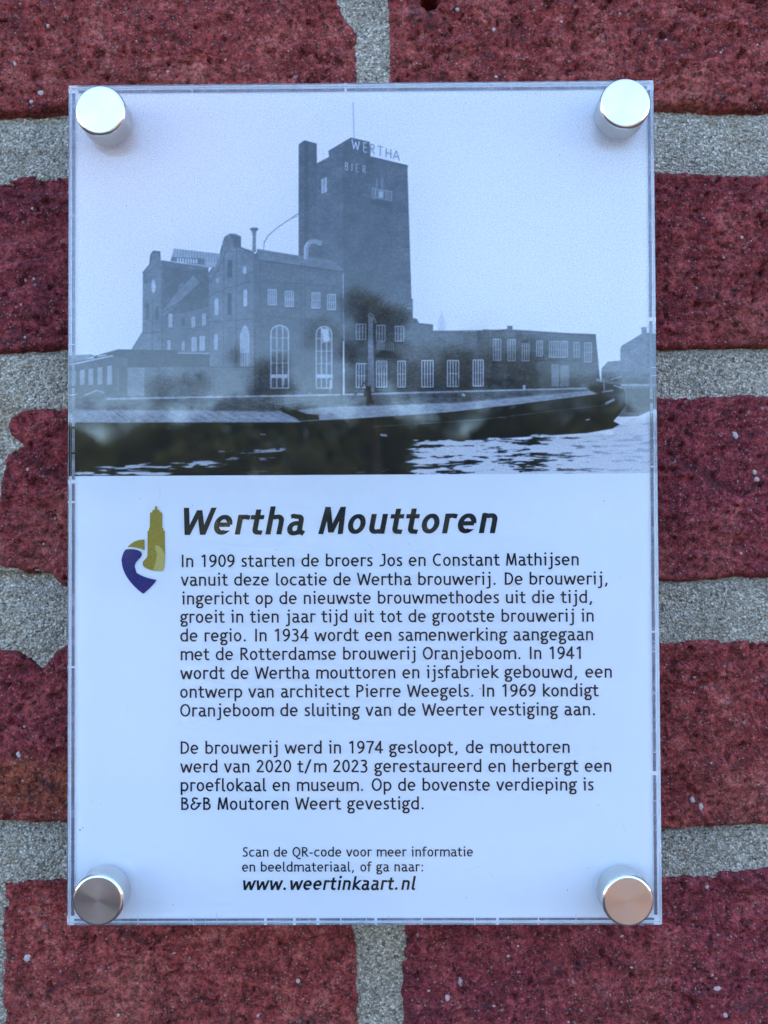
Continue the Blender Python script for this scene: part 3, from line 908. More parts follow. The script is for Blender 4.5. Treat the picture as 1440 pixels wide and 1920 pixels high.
# the lower edge runs a little downhill to the left
fx = np.clip((px - CX0) * SS, 0, CW * SS - 2); fy = np.clip((py - CY0) * SS, 0, CH * SS - 2)
ix, iy = fx.astype(int), fy.astype(int); tx, ty = fx - ix, fy - iy
tone = (cv[iy, ix] * (1 - tx) + cv[iy, ix + 1] * tx) * (1 - ty) + (cv[iy + 1, ix] * (1 - tx) + cv[iy + 1, ix + 1] * tx) * ty
V = np.stack([X, np.full_like(X, YP - .05), Z], -1).reshape(-1, 3) * S
me = fast_mesh('printed_photo', V, grid_quads(nxg, nzg), M_PHOTO, False)
tl = ((tone + 0.055) / 1.055) ** 2.4
warm = np.clip((tl - .5) * 2, 0, 1)[..., None]
lav = np.clip(1.3 - np.hypot(px - 130, py - 160) / 420, 0, 1)[..., None]     # bright tones turn lilac towards this corner
tint = np.array([0.92, 1.0, 1.18]) * (1 - warm) + (np.array([1.06, 0.98, 0.93]) + np.array([.10, -.05, -.10]) * lav) * warm  # blue in the dark tones stands in for mirrored sky
rgba = np.ones((nxg * nzg, 4), np.float32)
rgba[:, :3] = (tl[..., None] * tint).reshape(-1, 3)
ca = me.color_attributes.new('tone', 'FLOAT_COLOR', 'POINT'); ca.data.foreach_set('color', rgba.ravel())
ph = link(bpy.data.objects.new('printed_photo', me), sign)
ph['label'] = 'black and white print of a brewery with a tall malt tower by a canal'

# ------------------------------------------------------------------ lettering
def arc(cx, cy, rx_, ry_, a0, a1, n=None):
    n = n or max(4, int(abs(a1 - a0) / 14))
    return [(cx + rx_ * math.cos(math.radians(a0 + (a1 - a0) * k / n)), cy + ry_ * math.sin(math.radians(a0 + (a1 - a0) * k / n))) for k in range(n + 1)]


def glyphs(w, bold=False):
    """humanist sans drawn as pen strokes on the centre line; w is the pen. stroke = (points, cut0, cut1)"""
    h = w / 2; xh = 523; ch = 716; asc = 740; G = {}
    k = 1.0 if not bold else 1.06
    top = xh + 10 - h; bot = -10 + h
    A = {}
    def bowl(cx, rx_, cy=None, ry_=None):
        cy = cy if cy is not None else (top + bot) / 2; ry_ = ry_ or (top - bot) / 2
        return arc(cx, cy, rx_, ry_, 90, 450, 28)
    mid = (top + bot) / 2; ryl = (top - bot) / 2
    G['o'] = (537, [bowl(268, 222 - h)])
    G['b'] = (557, [[(62 + h, asc), (62 + h, 20)], arc(272, mid, 245 - h, ryl, 142, -142, 22)])
    G['d'] = (557, [[(495 - h, asc), (495 - h, 0)], arc(285, mid, 245 - h, ryl, 38, 322, 22)])
    G['p'] = (557, [[(62 + h, xh), (62 + h, -205)], arc(272, mid, 245 - h, ryl, 142, -142, 22)])
    G['q'] = (557, [[(495 - h, xh), (495 - h, -205)], arc(285, mid, 245 - h, ryl, 38, 322, 22)])
    G['e'] = (545, [[(48 + h, 262), (470 - h * .3, 262)], arc(270, mid, 232 - h, ryl, 0, 312, 24)])
    G['c'] = (495, [arc(280, mid, 240 - h, ryl, 48, 312, 20)])
    G['a'] = (525, [[(92, xh - 60), (150, xh - 38), (225, top)] + arc(270, 365, 170 - h * 1.1, top - 365, 90, 0, 7) + [(440 - h * 1.1, 110), (452 - h, 70), (500, 18)],
                    [(440 - h, 300), (330, 292)] + arc(240, 158, 165 - h * .6, 132, 100, 270, 12) + [(330, 45), (438 - h, 118)]])
    G['n'] = (547, [[(66 + h, xh), (66 + h, 0)], [(66 + h, 385), (150, 470)] + arc(300, 350, 178 - h, top - 350, 118, 0, 9) + [(478 - h, 0)]])
    G['h'] = (547, [[(66 + h, asc), (66 + h, 0)], [(66 + h, 385), (150, 470)] + arc(300, 350, 178 - h, top - 350, 118, 0, 9) + [(478 - h, 0)]])
    G['m'] = (830, [[(66 + h, xh), (66 + h, 0)], [(66 + h, 385), (140, 465)] + arc(270, 355, 165 - h, top - 355, 118, 0, 8) + [(435 - h, 0)],
                    [(435 - h, 385), (510, 465)] + arc(625, 355, 140 - h * .4, top - 355, 118, 0, 8) + [(765 - h * .4, 0)]])
    G['u'] = (547, [[(62 + h, xh), (62 + h, 170)] + arc(240, 170, 178 - h, 170 - bot, 180, 292, 9) + [(400, 62), (478 - h, 145)], [(478 - h, xh), (478 - h, 0)]])
    G['r'] = (389, [[(66 + h, xh), (66 + h, 0)], [(66 + h, 370), (130, 450)] + arc(250, 340, 150, top - 340, 120, 66, 5) + [(375, top - 22)]])
    G['i'] = (285, [[(150, xh), (150, 0)], [(60, xh - h), (150, xh - h)], [(145, 690), (145, 690)]])
    G['j'] = (367, [[(232, xh), (232, -60)] + arc(132, -60, 100, 105, 0, -70, 6) + [(105, -165), (40, -158)], [(120, xh - h), (232, xh - h)], [(228, 690), (228, 690)]])
    G['l'] = (295, [[(72 + h, asc), (72 + h, 110)] + arc(190, 110, 118 - h, 110 - bot, 180, 262, 6) + [(262, 20)]])
    G['t'] = (396, [[(110 + h, 660), (110 + h, 150)] + arc(255, 150, 145 - h, 150 - bot, 180, 280, 8) + [(370, 45)], [(12, xh - h), (350, xh - h)]])
    G['f'] = (370, [[(100 + h, 0), (100 + h, 560)] + arc(248, 590, 148 - h, 155 - h, 180, 82, 8) + [(362, 700 - h * .3)], [(12, xh - h), (318, xh - h)]])
    G['s'] = (405, [[(352, 478)] + arc(205, 385, 150 - h, top - 385, 62, 220, 9) + [(160, 300), (265, 245)] + arc(208, 138, 160 - h, 138 - bot, 45, -118, 10) + [(52, 62)]])
    G['v'] = (490, [[(8 + h, xh), (245, 0), (482 - h, xh)]])
    G['w'] = (744, [[(8 + h, xh), (205, 0), (372, 470), (540, 0), (736 - h, xh)]])
    G['k'] = (504, [[(66 + h, asc), (66 + h, 0)], [(445, xh), (160, 262), (470, 0)]])
    G['z'] = (475, [[(45, xh - h), (400, xh - h), (70, h), (440, h)]])
    G['g'] = (502, [bowl(225, 185 - h, 345, 178 + 10 - h), [(330, 455), (400, 488), (500, 500)], [(120, 195), (72, 140), (95, 88), (180, 72), (330, 62)] + arc(320, -55, 150 - h, 112, 75, -90, 8) + arc(215, -95, 170 - h, 110 - h * .6, -90, -235, 9) + [(180, 35)]])
    G['x'] = (501, [[(25 + h, xh), (476 - h, 0)], [(476 - h, xh), (25 + h, 0)]])
    G['y'] = (493, [[(8 + h, xh), (250, 30)], [(485 - h, xh), (235, -40), (180, -165), (60, -165)]])
    mc = ch / 2
    oc = lambda cx, rx_: arc(cx, mc, rx_, mc + 10 - h, 90, 450, 32)
    G['O'] = (674, [oc(337, 297 - h)])
    G['Q'] = (676, [oc(337, 297 - h), [(330, 10), (420, -90), (520, -140), (660, -150)]])
    G['C'] = (598, [arc(350, mc, 305 - h, mc + 10 - h, 55, 305, 22)])
    G['D'] = (613, [[(80 + h, 0), (80 + h, ch)], [(80 + h, ch - h), (220, ch - h)] + arc(270, mc, 300 - h, mc - h, 90, -90, 16) + [(220, h), (80 + h, h)]])
    G['I'] = (278, [[(139, 0), (139, ch)]])
    G['J'] = (477, [[(355, ch), (355, 200)] + arc(205, 200, 150, 200 - bot, 0, -110, 9) + [(60, 25)], [(200, ch - h), (355, ch - h)]])
    G['M'] = (709, [[(40 + h, 0), (160, ch), (355, 40), (550, ch), (670 - h, 0)]])
    G['W'] = (852, [[(8 + h, ch), (230, 0), (426, 650), (622, 0), (844 - h, ch)]])
    G['P'] = (558, [[(80 + h, 0), (80 + h, ch)], [(80 + h, ch - h), (250, ch - h)] + arc(290, 505, 215 - h, ch - h - 505, 90, -90, 12) + [(80 + h, 294)]])
    G['R'] = (582, [[(80 + h, 0), (80 + h, ch)], [(80 + h, ch - h), (250, ch - h)] + arc(290, 520, 205 - h, ch - h - 520, 90, -90, 12) + [(80 + h, 324)], [(280, 320), (520, 0)]])
    G['B'] = (566, [[(80 + h, 0), (80 + h, ch)], [(80 + h, ch - h), (230, ch - h)] + arc(270, 545, 185 - h, ch - h - 545, 90, -90, 10) + [(80 + h, 374)], [(240, 374)] + arc(300, 208, 218 - h, 166, 80, -90, 12) + [(240, h), (80 + h, h)]])
    G['S'] = (481, [[(420, 650)] + arc(245, 530, 170 - h, ch + 10 - h - 530, 60, 215, 10) + [(190, 415), (310, 350)] + arc(235, 190, 195 - h, 190 - bot, 45, -120, 12) + [(48, 70)]])
    G['&'] = (706, [[(480, 640)] + arc(300, 560, 175 - h, ch + 10 - h - 560, 45, 250, 12) + [(330, 395), (330, 395)], [(300, 395)] + arc(270, 200, 225 - h, 200 - bot, 110, 330, 14) + [(540, 240), (545, 395)], [(400, 380), (680, 380)]])
    d = 524
    G['0'] = (d, [arc(262, mc, 222 - h, mc + 8 - h, 90, 450, 28)])
    G['1'] = (d, [[(300, 0), (300, ch)], [(120, 570), (300, 690)]])
    G['2'] = (d, [[(70, 590)] + arc(250, 520, 190 - h, ch + 8 - h - 520, 150, -25, 12) + [(90, h + 20)], [(62, h), (470, h)]])
    G['3'] = (d, [[(80, 650)] + arc(240, 545, 190 - h, ch + 8 - h - 545, 110, -90, 12) + [(170, 385)], [(200, 388)] + arc(235, 200, 218 - h, 185, 85, -110, 13) + [(62, 50)]])
    G['4'] = (d, [[(345, 0), (345, ch)], [(355, ch - 50), (50, 215)], [(45, 205), (500, 205)]])
    G['6'] = (d, [arc(270, 225, 215 - h, 225 - bot, 90, 450, 24), [(420, 690), (300, 660), (180, 560), (98, 380), (58 + h, 225)]])
    G['7'] = (d, [[(55, ch - h), (485, ch - h)], [(460, ch - h), (300, 360), (210, 0)]])
    G['9'] = (d, [arc(254, ch - 225, 215 - h, 225 - bot, 90, 450, 24), [(104, 26), (224, 56), (344, 156), (426, 336), (466 - h, ch - 225)]])
    G['.'] = (367, [[(150, h * 1.15), (150, h * 1.15)]])
    G[':'] = (367, [[(165, h * 1.15), (165, h * 1.15)], [(165, 440), (165, 440)]])
    G[','] = (367, [[(180, 105), (165, 10), (110, -110)]])
    G['/'] = (524, [[(70, -60), (390, 740)]])
    G['-'] = (367, [[(60, 265), (310, 265)]])
    G[' '] = (301, [])
    return G


def ribbon(pts, w, V, F, y, tf):
    """one pen stroke as a strip of quads with mitred joins; diagonal ends are cut level"""
    pts = [pts[0]] + [p for i, p in enumerate(pts[1:]) if math.hypot(p[0] - pts[i][0], p[1] - pts[i][1]) > 1e-6]
    if len(pts) == 1:                                        # dot
        cx, cy = pts[0]; r = w * 0.62; b0 = len(V)
        for k in range(10):
            V.append(tf(cx + r * math.cos(k * .6283), cy + r * math.sin(k * .6283), y))
        F.append(tuple(range(b0, b0 + 10))); return
    n = len(pts); closed = math.hypot(pts[0][0] - pts[-1][0], pts[0][1] - pts[-1][1]) < 1e-3
    D = []
    for i in range(n - 1):
        dx, dy = pts[i + 1][0] - pts[i][0], pts[i + 1][1] - pts[i][1]; L = math.hypot(dx, dy); D.append((dx / L, dy / L))
    for i in range(1, n - 1):                                # sharp corner: two strokes meeting, each cut level
        if D[i - 1][0] * D[i][0] + D[i - 1][1] * D[i][1] < -0.05:
            ribbon(pts[:i + 1], w, V, F, y, tf); ribbon(pts[i:], w, V, F, y + .5, tf); return
    b0 = len(V)
    for i in range(n):
        if closed and i in (0, n - 1):
            d0, d1 = D[-1], D[0]
        else:
            d0 = D[max(i - 1, 0)]; d1 = D[min(i, n - 2)]
        mx, my = -(d0[1] + d1[1]), d0[0] + d1[0]; L = math.hypot(mx, my) or 1; mx, my = mx / L, my / L
        c = max(mx * -d1[1] + my * d1[0], 0.66)
        # pen contrast: horizontals a little thinner
        dd = (d0[0] + d1[0], d0[1] + d1[1]); Ld = math.hypot(*dd) or 1
        ww = w * (0.86 + 0.14 * abs(dd[1] / Ld)) / 2 / c
        l_, r_ = [pts[i][0] + mx * ww, pts[i][1] + my * ww], [pts[i][0] - mx * ww, pts[i][1] - my * ww]
        if not closed and i in (0, n - 1):
            dx, dy = (D[0] if i == 0 else D[-1])
            if abs(dy) > 0.62 and abs(dx) > 0.08:            # level cut
                for q in (l_, r_):
                    s_ = (pts[i][1] - q[1]) / dy; q[0] += dx * s_; q[1] += dy * s_
        V.append(tf(l_[0], l_[1], y)); V.append(tf(r_[0], r_[1], y))
    for i in range(n - 1):
        a_ = b0 + 2 * i
        F.append((a_, a_ + 1, a_ + 3, a_ + 2))


KERN = {'We': -25, 'rt': -5}
def set_text(name, lines, pen, mat, slant=0.0, bold=False, parent=None, label=None):
    """lines: (string, x0, x1, base0, base1, size_px) measured on the photograph"""
    G = glyphs(pen, bold); V, F = [], []
    for (s_, x0, x1, y0, y1, em) in lines:
        pen_x = 0; pos = []
        for i, ch_ in enumerate(s_):
            pos.append(pen_x); pen_x += G[ch_][0] + KERN.get(s_[i:i + 2], 0)
        # ink extents
        inkL = min(p[0] + slant * p[1] for st in G[s_[0]][1] for p in st) - pen / 2
        last = max(p[0] + slant * p[1] for st in G[s_[-1]][1] for p in st) + pen / 2 + pos[-1]
        A0 = np.array([float(c) for c in at(x0, y0, YA)]); A1 = np.array([float(c) for c in at(x1, y1, YA)])
        ex = (A1 - A0) / (last - inkL)
        U = float(at(720, 900, YA)[1] - at(720, 901, YA)[1]) * em / 1000
        nrm = np.array([-ex[1], ex[0]]); nrm /= np.linalg.norm(nrm)
        for p0, ch_ in zip(pos, s_):
            for k, st in enumerate(G[ch_][1]):
                def tf(x, y, lay):
                    q = A0 + ex * (p0 + x + slant * y - inkL) + nrm * y * U
                    return (q[0] * S, (YP - 0.16 - lay * 0.004) * S, q[1] * S)
                ribbon(st, pen, V, F, k, tf)
    o = mesh_obj(name, V, F, mat, parent or sign)
    if label:
        o['label'] = label
    return o


EM = 32.8
set_text('heading', [('Wertha Mouttoren', 345, 933, 1003, 999.5, 71)], 132, M_TEXT, 0.19, True, label='large bold slanted heading reading Wertha Mouttoren')
set_text('paragraph', [
    ('In 1909 starten de broers Jos en Constant Mathijsen', 341, 1085, 1063.5, 1060, EM),
    ('vanuit deze locatie de Wertha brouwerij. De brouwerij,', 339, 1139, 1098.5, 1096, EM),
    ('ingericht op de nieuwste brouwmethodes uit die tijd,', 340, 1110, 1133.5, 1130.5, EM),
    ('groeit in tien jaar tijd uit tot de grootste brouwerij in', 338, 1113, 1168, 1165.5, EM),
    ('de regio. In 1934 wordt een samenwerking aangegaan', 338, 1112, 1203, 1200.5, EM),
    ('met de Rotterdamse brouwerij Oranjeboom. In 1941', 339, 1089, 1238, 1235.5, EM),
    ('wordt de Wertha mouttoren en ijsfabriek gebouwd, een', 338, 1147, 1273.5, 1270.5, EM),
    ('ontwerp van architect Pierre Weegels. In 1969 kondigt', 338, 1124, 1308.5, 1305.5, EM),
    ('Oranjeboom de sluiting van de Weerter vestiging aan.', 338, 1115, 1343.5, 1341, EM)], 102, M_TEXT, label='upper paragraph of nine lines of black dutch text')
set_text('paragraph', [
    ('De brouwerij werd in 1974 gesloopt, de mouttoren', 339, 1068, 1413.5, 1411.5, EM),
    ('werd van 2020 t/m 2023 gerestaureerd en herbergt een', 338, 1146, 1448.5, 1447, EM),
    ('proeflokaal en museum. Op de bovenste verdieping is', 339, 1114, 1483.5, 1482, EM),
    ('B&B Moutoren Weert gevestigd.', 340, 794, 1518.5, 1517.5, EM)], 102, M_TEXT, label='lower paragraph of four lines of black dutch text')
set_text('caption', [
    ('Scan de QR-code voor meer informatie', 454, 887, 1606, 1605.5, 25.0),
    ('en beeldmateriaal, of ga naar:', 454, 793, 1634, 1633.5, 25.0)], 102, M_TEXT, label='small two line caption above the web address')
set_text('web_address', [('www.weertinkaart.nl', 456, 780, 1668.5, 1668, 34.5)], 122, M_TEXT, 0.19, True, label='bold slanted web address reading www.weertinkaart.nl')

# ---- emblem
def flat(name, pts, mat, parent, lay=0.0):
    x, z = at([220 + p[0] / 9.6 for p in pts], [930 + p[1] / 9.6 for p in pts], YA)
    v = [(float(a_) * S, (YP - 0.30 - lay) * S, float(b_) * S) for a_, b_ in zip(x, z)]
    from mathutils.geometry import tessellate_polygon
    tri = tessellate_polygon([[Vector((p[0], p[1], 0)) for p in pts]])
    me = bpy.data.meshes.new(name); me.from_pydata(v, [], [tuple(q) for q in tri]); me.materials.append(mat)
    return link(bpy.data.objects.new(name, me), parent)
def bez(p0, p1, p2, p3, n=10):
    return [tuple((1 - t) ** 3 * p0[i] + 3 * (1 - t) ** 2 * t * p1[i] + 3 * (1 - t) * t * t * p2[i] + t ** 3 * p3[i] for i in (0, 1)) for t in [k / n for k in range(n + 1)]]
emblem = bpy.data.objects.new('emblem', None); emblem['label'] = 'small gold tower over a dark blue map pin swoosh'
emblem.empty_display_size = .01
link(emblem, sign)
tower_pts = [(700, 178), (718, 188), (722, 215), (722, 238), (735, 243), (738, 250), (762, 262), (768, 295), (782, 297), (806, 297), (806, 330), (812, 340), (812, 575), (832, 580), (832, 625), (857, 632), (860, 1120)] \
    + bez((858, 1180), (850, 1260), (845, 1300), (820, 1350), 6) + bez((820, 1350), (700, 1355), (560, 1335), (475, 1265), 8) + bez((475, 1265), (440, 1215), (470, 1160), (510, 1135), 6) \
    + [(545, 1080), (548, 1000), (548, 632), (565, 628), (570, 600), (585, 575), (588, 545), (592, 330), (592, 300), (632, 293), (632, 262), (655, 250), (678, 235), (680, 195)]
flat('gold_tower', tower_pts, M_GOLD, emblem)
flat('gold_glow', bez((700, 880), (800, 900), (850, 1020), (856, 1100), 8) + [(856, 1180)] + bez((848, 1260), (845, 1300), (830, 1330), (818, 1348), 4) + [(700, 1345), (650, 1325), (690, 1200), (720, 1050), (680, 930)], M_GOLD2, emblem, .01)
flat('gold_leaf', bez((190, 915), (260, 830), (370, 780), (495, 785), 10) + [(495, 975)] + bez((495, 975), (420, 935), (300, 915), (190, 918), 8), M_GOLD, emblem)
flat('blue_swoosh', [(155, 960)] + bez((155, 960), (260, 945), (400, 960), (440, 1020), 8) + bez((445, 1040), (450, 1080), (420, 1110), (385, 1140), 6) + bez((350, 1180), (320, 1220), (310, 1270), (330, 1310), 6) + bez((350, 1380), (450, 1450), (560, 1480), (710, 1510), 8)
     + bez((710, 1515), (650, 1600), (560, 1690), (480, 1752), 8) + bez((460, 1755), (300, 1640), (120, 1440), (90, 1240), 12) + bez((78, 1150), (95, 1050), (120, 1000), (155, 960), 6), M_BLUE, emblem)

# ---- film edge lines along the four sides, with little creases
def strip(name, p0, p1, wid, breaks, mat=M_SEAM, lay=0.35):
    A_ = np.array([float(c) for c in at(*p0, YA)]); B_ = np.array([float(c) for c in at(*p1, YA)])
    L = np.linalg.norm(B_ - A_); d = (B_ - A_) / L; nn = np.array([-d[1], d[0]])
    rs = random.Random(hash(name + str(p0)) % 1000 if False else int(p0[0] * 7 + p0[1]))
    V, F = [], []; t = 0; N_ = 420
    cuts = sorted(breaks)
    for k in range(N_):
        a0, a1 = L * k / N_, L * (k + 1) / N_
        u = k / N_
        if any(abs(u - c) < 0.0016 for c in cuts):
            continue
        w0 = wid * (0.92 + 0.16 * rs.random()) / 2
        b0 = len(V)
        for aa, sg in ((a0, 1), (a1, 1), (a1, -1), (a0, -1)):
            q = A_ + d * aa + nn * sg * w0
            V.append((q[0] * S, (YP - lay) * S, q[1] * S))
        F.append((b0, b0 + 1, b0 + 2, b0 + 3))
    return mesh_obj(name, V, F, mat, sign)
strip('film_edge', (148, 173.5), (1212, 165), 0.72, (0.2, 0.47))
strip('film_edge', (140, 1724), (1226, 1722), 0.60, (0.33, 0.38, 0.42, 0.46, 0.52, 0.60, 0.69, 0.73, .8))
strip('film_edge', (139, 176), (137, 1716), 0.78, (0.33, 0.36, 0.39, 0.41, 0.44, 0.475, .5, .7))
strip('film_edge', (1216, 170), (1229, 1714), 0.74, (0.28, 0.38, 0.46, 0.66, 0.83))
rc_ = random.Random(8)
V, F = [], []
for k in range(26):
    side = rc_.choice('bblrrt')
    if side == 'b': cx, cy = rc_.uniform(200, 1180), 1722 + rc_.uniform(-4, 4)
    elif side == 't': cx, cy = rc_.uniform(200, 1100), 168
    elif side == 'l': cx, cy = 137, rc_.uniform(600, 1000)
    else: cx, cy = 1226 + rc_.uniform(-3, 3), rc_.uniform(400, 1650)
    if side in 'bt': dx, dy = rc_.uniform(-2, 2), rc_.uniform(4, 12)
    else: dx, dy = rc_.uniform(5, 12), rc_.uniform(-2, 2)
    w_ = rc_.uniform(.4, 1.0)
    q = [(cx - dx, cy - dy), (cx + (w_ if side in 'bt' else 0), cy + (0 if side in 'bt' else w_)), (cx + dx, cy + dy), (cx - (w_ if side in 'bt' else 0), cy - (0 if side in 'bt' else w_))]
    x, z = at([p[0] for p in q], [p[1] for p in q], YA); b0 = len(V)
    V += [(float(a_) * S, (YP - .40) * S, float(b_) * S) for a_, b_ in zip(x, z)]; F.append((b0, b0 + 1, b0 + 2, b0 + 3))
g = mesh_obj('crease', V, F, M_CREASE, sign); g['kind'] = 'stuff'

# ---- dust and specks on the front face
V, F = [], []
for (cx, cy, r) in ((237, 386, 2.0), (1049, 291, 1.8), (873, 193, 1.6), (1005, 176, 1.6), (320, 262, 1.2), (371, 205, 1.1), (1026, 440, 1.5), (855, 592, 1.5), (871, 590, 1.2), (150, 1556, 3), (155, 1552, 2), (503, 1120, 1.6),
                    (792, 1474, 1.6), (900, 1291, 2.2), (361, 948, 1.5), (262, 935, 1.4), (518, 1030, 1.2), (1133, 939, 1.8), (190, 1509, 1.3), (172, 1503, 1.0), (325, 1697, 1.6), (1064, 1669, 1.8), (1102, 1627, 1.6), (874, 1683, 1.5), (766, 1020, 1.5), (1122, 1510, 1.6)):
    x, z = at(cx, cy, 0.0); b0 = len(V); r = r * .134 * .6
    for k in range(5):
        V.append(((float(x) + r * math.cos(k * 1.257)) * S, -0.01 * S, (float(z) + r * math.sin(k * 1.257) * .8) * S))
    V.append((float(x) * S, -r * .5 * S, float(z) * S))
    for k in range(5):
        F.append((b0 + k, b0 + (k + 1) % 5, b0 + 5))
g = mesh_obj('dust_speck', V, F, M_RUBBER, sign); g['kind'] = 'stuff'

# ---- hairline scratches and smears left by wiping
rc_ = random.Random(21)
V, F = [], []
for k in range(34):
    cx, cy = rc_.uniform(170, 1200), rc_.uniform(190, 1700); an = rc_.uniform(0, 6.28); cu = rc_.uniform(-.25, .25); w_ = rc_.uniform(.018, .05)
    px_, py_ = [float(c_) for c_ in at(cx, cy, 0.0)]; L_ = rc_.uniform(.25, 1.3)
    for q in range(7):
        b0 = len(V); V += [(px_ * S, -.004 * S, py_ * S), ((px_ - math.sin(an) * w_) * S, -.004 * S, (py_ + math.cos(an) * w_) * S)]
        if q:
            F.append((b0 - 2, b0, b0 + 1, b0 - 1))
        px_ += math.cos(an) * L_ * .5; py_ += math.sin(an) * L_ * .5; an += cu
g = mesh_obj('scratch', V, F, simple('scratch', (.50, .53, .58), .5), sign); g['kind'] = 'stuff'

# ---- standoffs
def lathe(name, prof, mat, parent, n=72, mats=None, split=None):
    """prof: (radius, y) from front to back, mm"""
    V, F, mi = [], [], []
    for (r, y) in prof:
        for k in range(n):
            t = 2 * math.pi * k / n
            V.append((r * math.cos(t) * S, y * S, r * math.sin(t) * S))
    for i in range(len(prof) - 1):
        for k in range(n):
            j = (k + 1) % n
            F.append((i * n + k, (i + 1) * n + k, (i + 1) * n + j, i * n + j)); mi.append(0)
    if prof[0][0] > 0.01:
        F.append(tuple(range(n))); mi.append(0)
    o = mesh_obj(name, V, F, mat, parent)
    import bmesh
    bm = bmesh.new(); bm.from_mesh(o.data); bmesh.ops.remove_doubles(bm, verts=bm.verts, dist=1e-7); bmesh.ops.recalc_face_normals(bm, faces=bm.faces); bm.to_mesh(o.data); bm.free()
    o.data.polygons.foreach_set('use_smooth', [True] * len(o.data.polygons))
    o.data.update()
    return o


def mark_sharp(o, ang=25):
    o.data.set_sharp_from_angle(angle=math.radians(ang))


CH_ = 7.3                                     # cap height in front of the acrylic
def make_standoff():
    r = bpy.data.objects.new('standoff', None); r.empty_display_size = .01; link(r, sign)
    f = lathe('cap_face', [(0.01, -CH_ - .02), (2.0, -CH_ - .01), (4.0, -CH_), (5.62, -CH_), (5.66, -CH_ + .02)], M_CAP, r); mark_sharp(f)
    c = lathe('cap_rim', [(5.68, -CH_ + .03), (5.95, -CH_ + .13), (6.15, -CH_ + .38), (6.25, -CH_ + .75)], M_RIM, r); mark_sharp(c, 50)
    b = lathe('cap_barrel', [(6.25, -CH_ + .75), (6.25, -0.55), (6.05, -0.35)], M_STEEL, r); mark_sharp(b, 20)
    w = lathe('washer', [(5.6, -0.35), (5.75, -0.30), (5.75, -0.04), (5.3, -0.02)], M_RUBBER, r); mark_sharp(w)
    s = lathe('wall_spacer', [(3.0, 6.21), (6.2, 6.22), (6.25, 6.5), (6.25, 21.0)], M_STEEL, r); mark_sharp(s)
    return r
cents = [(187, 206), (1173, 193), (183, 1689), (1178, 1690)]
proto = make_standoff()
kids = list(proto.children)
labels = ['bright sky reflecting standoff in the top left corner', 'bright sky reflecting standoff in the top right corner', 'dark brown reflecting standoff in the bottom left corner', 'coppery standoff in the bottom right corner']
for i, (px_, py_) in enumerate(cents):
    if i == 0:
        r = proto
    else:
        r = proto.copy(); COL.objects.link(r)
        for ch_ in kids:
            c = ch_.copy(); COL.objects.link(c); c.parent = r
    x, z = at(px_, py_, -CH_)
    r.location = (float(x) * S, 0, float(z) * S)
    r['label'] = labels[i]

# ------------------------------------------------------------------ ground and what the acrylic mirrors
def mat_paving():
    t = NT('clay_paving')
    co = t.n('ShaderNodeTexCoord').outputs['Object']
    nz = t.n('ShaderNodeTexNoise', Scale=0.5, Detail=5.0); t.l(co, nz.inputs['Vector'])
    bk = t.n('ShaderNodeTexBrick', Scale=1.0, Color1=(0.075, 0.040, 0.026, 1), Color2=(0.105, 0.056, 0.036, 1), Mortar=(0.07, 0.055, 0.04, 1))
    bk.inputs['Brick Width'].default_value = .2; bk.inputs['Row Height'].default_value = .1; bk.inputs['Mortar Size'].default_value = .006
    t.l(co, bk.inputs['Vector'])
    c = t.mix(0.35, bk.outputs['Color'], t.ramp(nz.outputs['Fac'], [(.35, (.05, .032, .024)), (.7, (.12, .068, .046))]))
    b = t.n('ShaderNodeBsdfPrincipled', Roughness=.85); t.l(c, b.inputs['Base Color']); t.l(b.outputs[0], t.out.inputs[0])
    return t.m
gr = mesh_obj('ground', [(-900, -900, 0), (900, -900, 0), (900, 900, 0), (-900, 900, 0)], [(0, 1, 2, 3)], mat_paving())
gr['kind'] = 'structure'

def mat_leaf():
    t = NT('leaf_green')
    oi = t.n('ShaderNodeObjectInfo')
    geo = t.n('ShaderNodeNewGeometry')
    c = t.ramp(geo.outputs['Random Per Island'], [(0, (.09, .10, .03)), (1, (.20, .20, .07))])
    b = t.n('ShaderNodeBsdfPrincipled', Roughness=.6); t.l(c, b.inputs['Base Color']); t.l(b.outputs[0], t.out.inputs[0])
    return t.m
M_LEAF = mat_leaf(); M_BARK = simple('bark', (.10, .08, .06), .9)

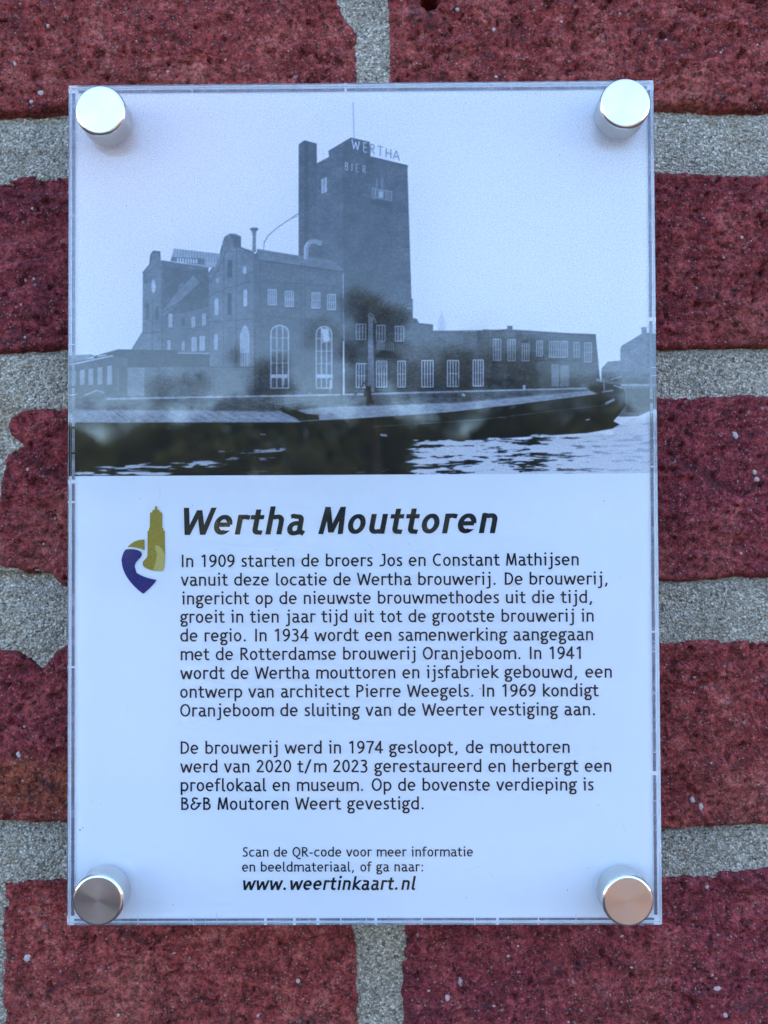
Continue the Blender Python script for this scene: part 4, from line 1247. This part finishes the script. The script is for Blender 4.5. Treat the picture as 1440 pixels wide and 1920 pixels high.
def tree(px_, py_, dist, rad, label, seed, squash=0.85):
    """px,py: where the crown centre shows in the acrylic"""
    c = mirrored(px_, py_, dist)
    rs = np.random.RandomState(seed)
    e_ = empty('tree', label, 'tree', (c.x, c.y, 0.0), 'trees facing the wall')
    lobes = [(rs.randn(3) * rad * .42 * np.array([1, 1, squash]), rad * rs.uniform(.28, .5)) for _ in range(12)] + [(np.zeros(3), rad * .5)] + [(np.array([rs.randn() * rad * .35, rs.randn() * rad * .2, -rad * f_]), rad * .4) for f_ in (.6, .9, 1.2)]
    V, Q = [], []
    for (lc, lr) in lobes:
        m = 210
        d = rs.randn(m, 3); d /= np.linalg.norm(d, axis=1)[:, None]
        p = lc + d * lr * (rs.rand(m, 1) ** .35)
        u = rs.randn(m, 3); u /= np.linalg.norm(u, axis=1)[:, None]
        w_ = np.cross(u, rs.randn(m, 3)); w_ /= np.linalg.norm(w_, axis=1)[:, None]
        s_ = rad * .045 * rs.uniform(.6, 1.5, (m, 1))
        V.append(np.stack([p - u * s_, p + w_ * s_ * .6, p + u * s_, p - w_ * s_ * .6], 1).reshape(-1, 3))
    V = np.concatenate(V) + np.array([0, 0, c.z])
    Q = np.arange(len(V)).reshape(-1, 4)
    link(bpy.data.objects.new('crown', fast_mesh('crown', V, Q, M_LEAF, False)), e_)
    tv, tf_ = [], []
    hgt = max(c.z - rad * .2, 1.0)
    for k in range(5):
        for q in range(8):
            r_ = rad * .075 * (1 - .55 * k / 4)
            tv.append((math.cos(q * .785) * r_ + .05 * rad * math.sin(k), math.sin(q * .785) * r_, hgt * k / 4))
    for k in range(4):
        for q in range(8):
            tf_.append((k * 8 + q, k * 8 + (q + 1) % 8, (k + 1) * 8 + (q + 1) % 8, (k + 1) * 8 + q))
    for (lc, lr) in lobes[:5]:
        b0 = len(tv)
        for (p, r_) in ((np.array([0, 0, hgt * .7]), rad * .04), (lc + np.array([0, 0, c.z]), rad * .012)):
            for q in range(5):
                tv.append((p[0] + math.cos(q * 1.257) * r_, p[1] + math.sin(q * 1.257) * r_, p[2]))
        for q in range(5):
            tf_.append((b0 + q, b0 + (q + 1) % 5, b0 + 5 + (q + 1) % 5, b0 + 5 + q))
    mesh_obj('trunk', tv, tf_, M_BARK, e_, True)
    return e_

def rad_at(px_r, dist):
    return px_r / FPX * dist
TREES = [(700, 605, 22, 88, 'tall round leafy tree mirrored over the printed tower'),
         (497, 700, 24, 62, 'small round tree mirrored left of the printed tower'),
         (830, 700, 26, 100, 'wide tree mirrored over the low printed buildings'),
         (965, 705, 28, 95, 'broad tree mirrored over the long printed shed'),
         (1080, 745, 27, 90, 'far tree mirrored over the bow of the barge'),
         (730, 800, 29, 85, 'bushy tree mirrored over the barge below the tower'),
         (340, 830, 24, 90, 'dark bushy tree mirrored over the left end of the barge'),
         (255, 800, 27, 85, 'low dark tree mirrored near the left edge of the sign'),
         (960, 830, 30, 110, 'low spreading tree mirrored over the bright water'),
         (620, 870, 31, 70, 'low bush like tree mirrored beside the bright water')]
for k, (px_, py_, dist, pr, lab) in enumerate(TREES):
    dist = float(dist)
    tree(px_, py_, dist, rad_at(pr, dist), lab, 60 + k)

# leafy screen added to hide the bright horizon sky from the acrylic
rs = np.random.RandomState(12)
hc = mirrored(690, 930, 31)
hd = empty('added_hedge', 'long dense green foliage added to darken the low reflection in the acrylic', 'added_hedge', (hc.x, hc.y, 0))
m = 80000
p = np.stack([rs.uniform(-24, 24, m), rs.uniform(-.6, .6, m), rs.uniform(0, 1, m)], 1)
top = 5.3 + vnoise(p[:, 0] / 3.2, p[:, 0] * 0, 77, 3) * 2.2
p[:, 2] = p[:, 2] * top
u = rs.randn(m, 3); u /= np.linalg.norm(u, axis=1)[:, None]
w_ = np.cross(u, rs.randn(m, 3)); w_ /= np.linalg.norm(w_, axis=1)[:, None]
V = np.stack([p - u * .14, p + w_ * .09, p + u * .14, p - w_ * .09], 1).reshape(-1, 3)
link(bpy.data.objects.new('foliage', fast_mesh('foliage', V, np.arange(len(V)).reshape(-1, 4), M_LEAF, False)), hd)
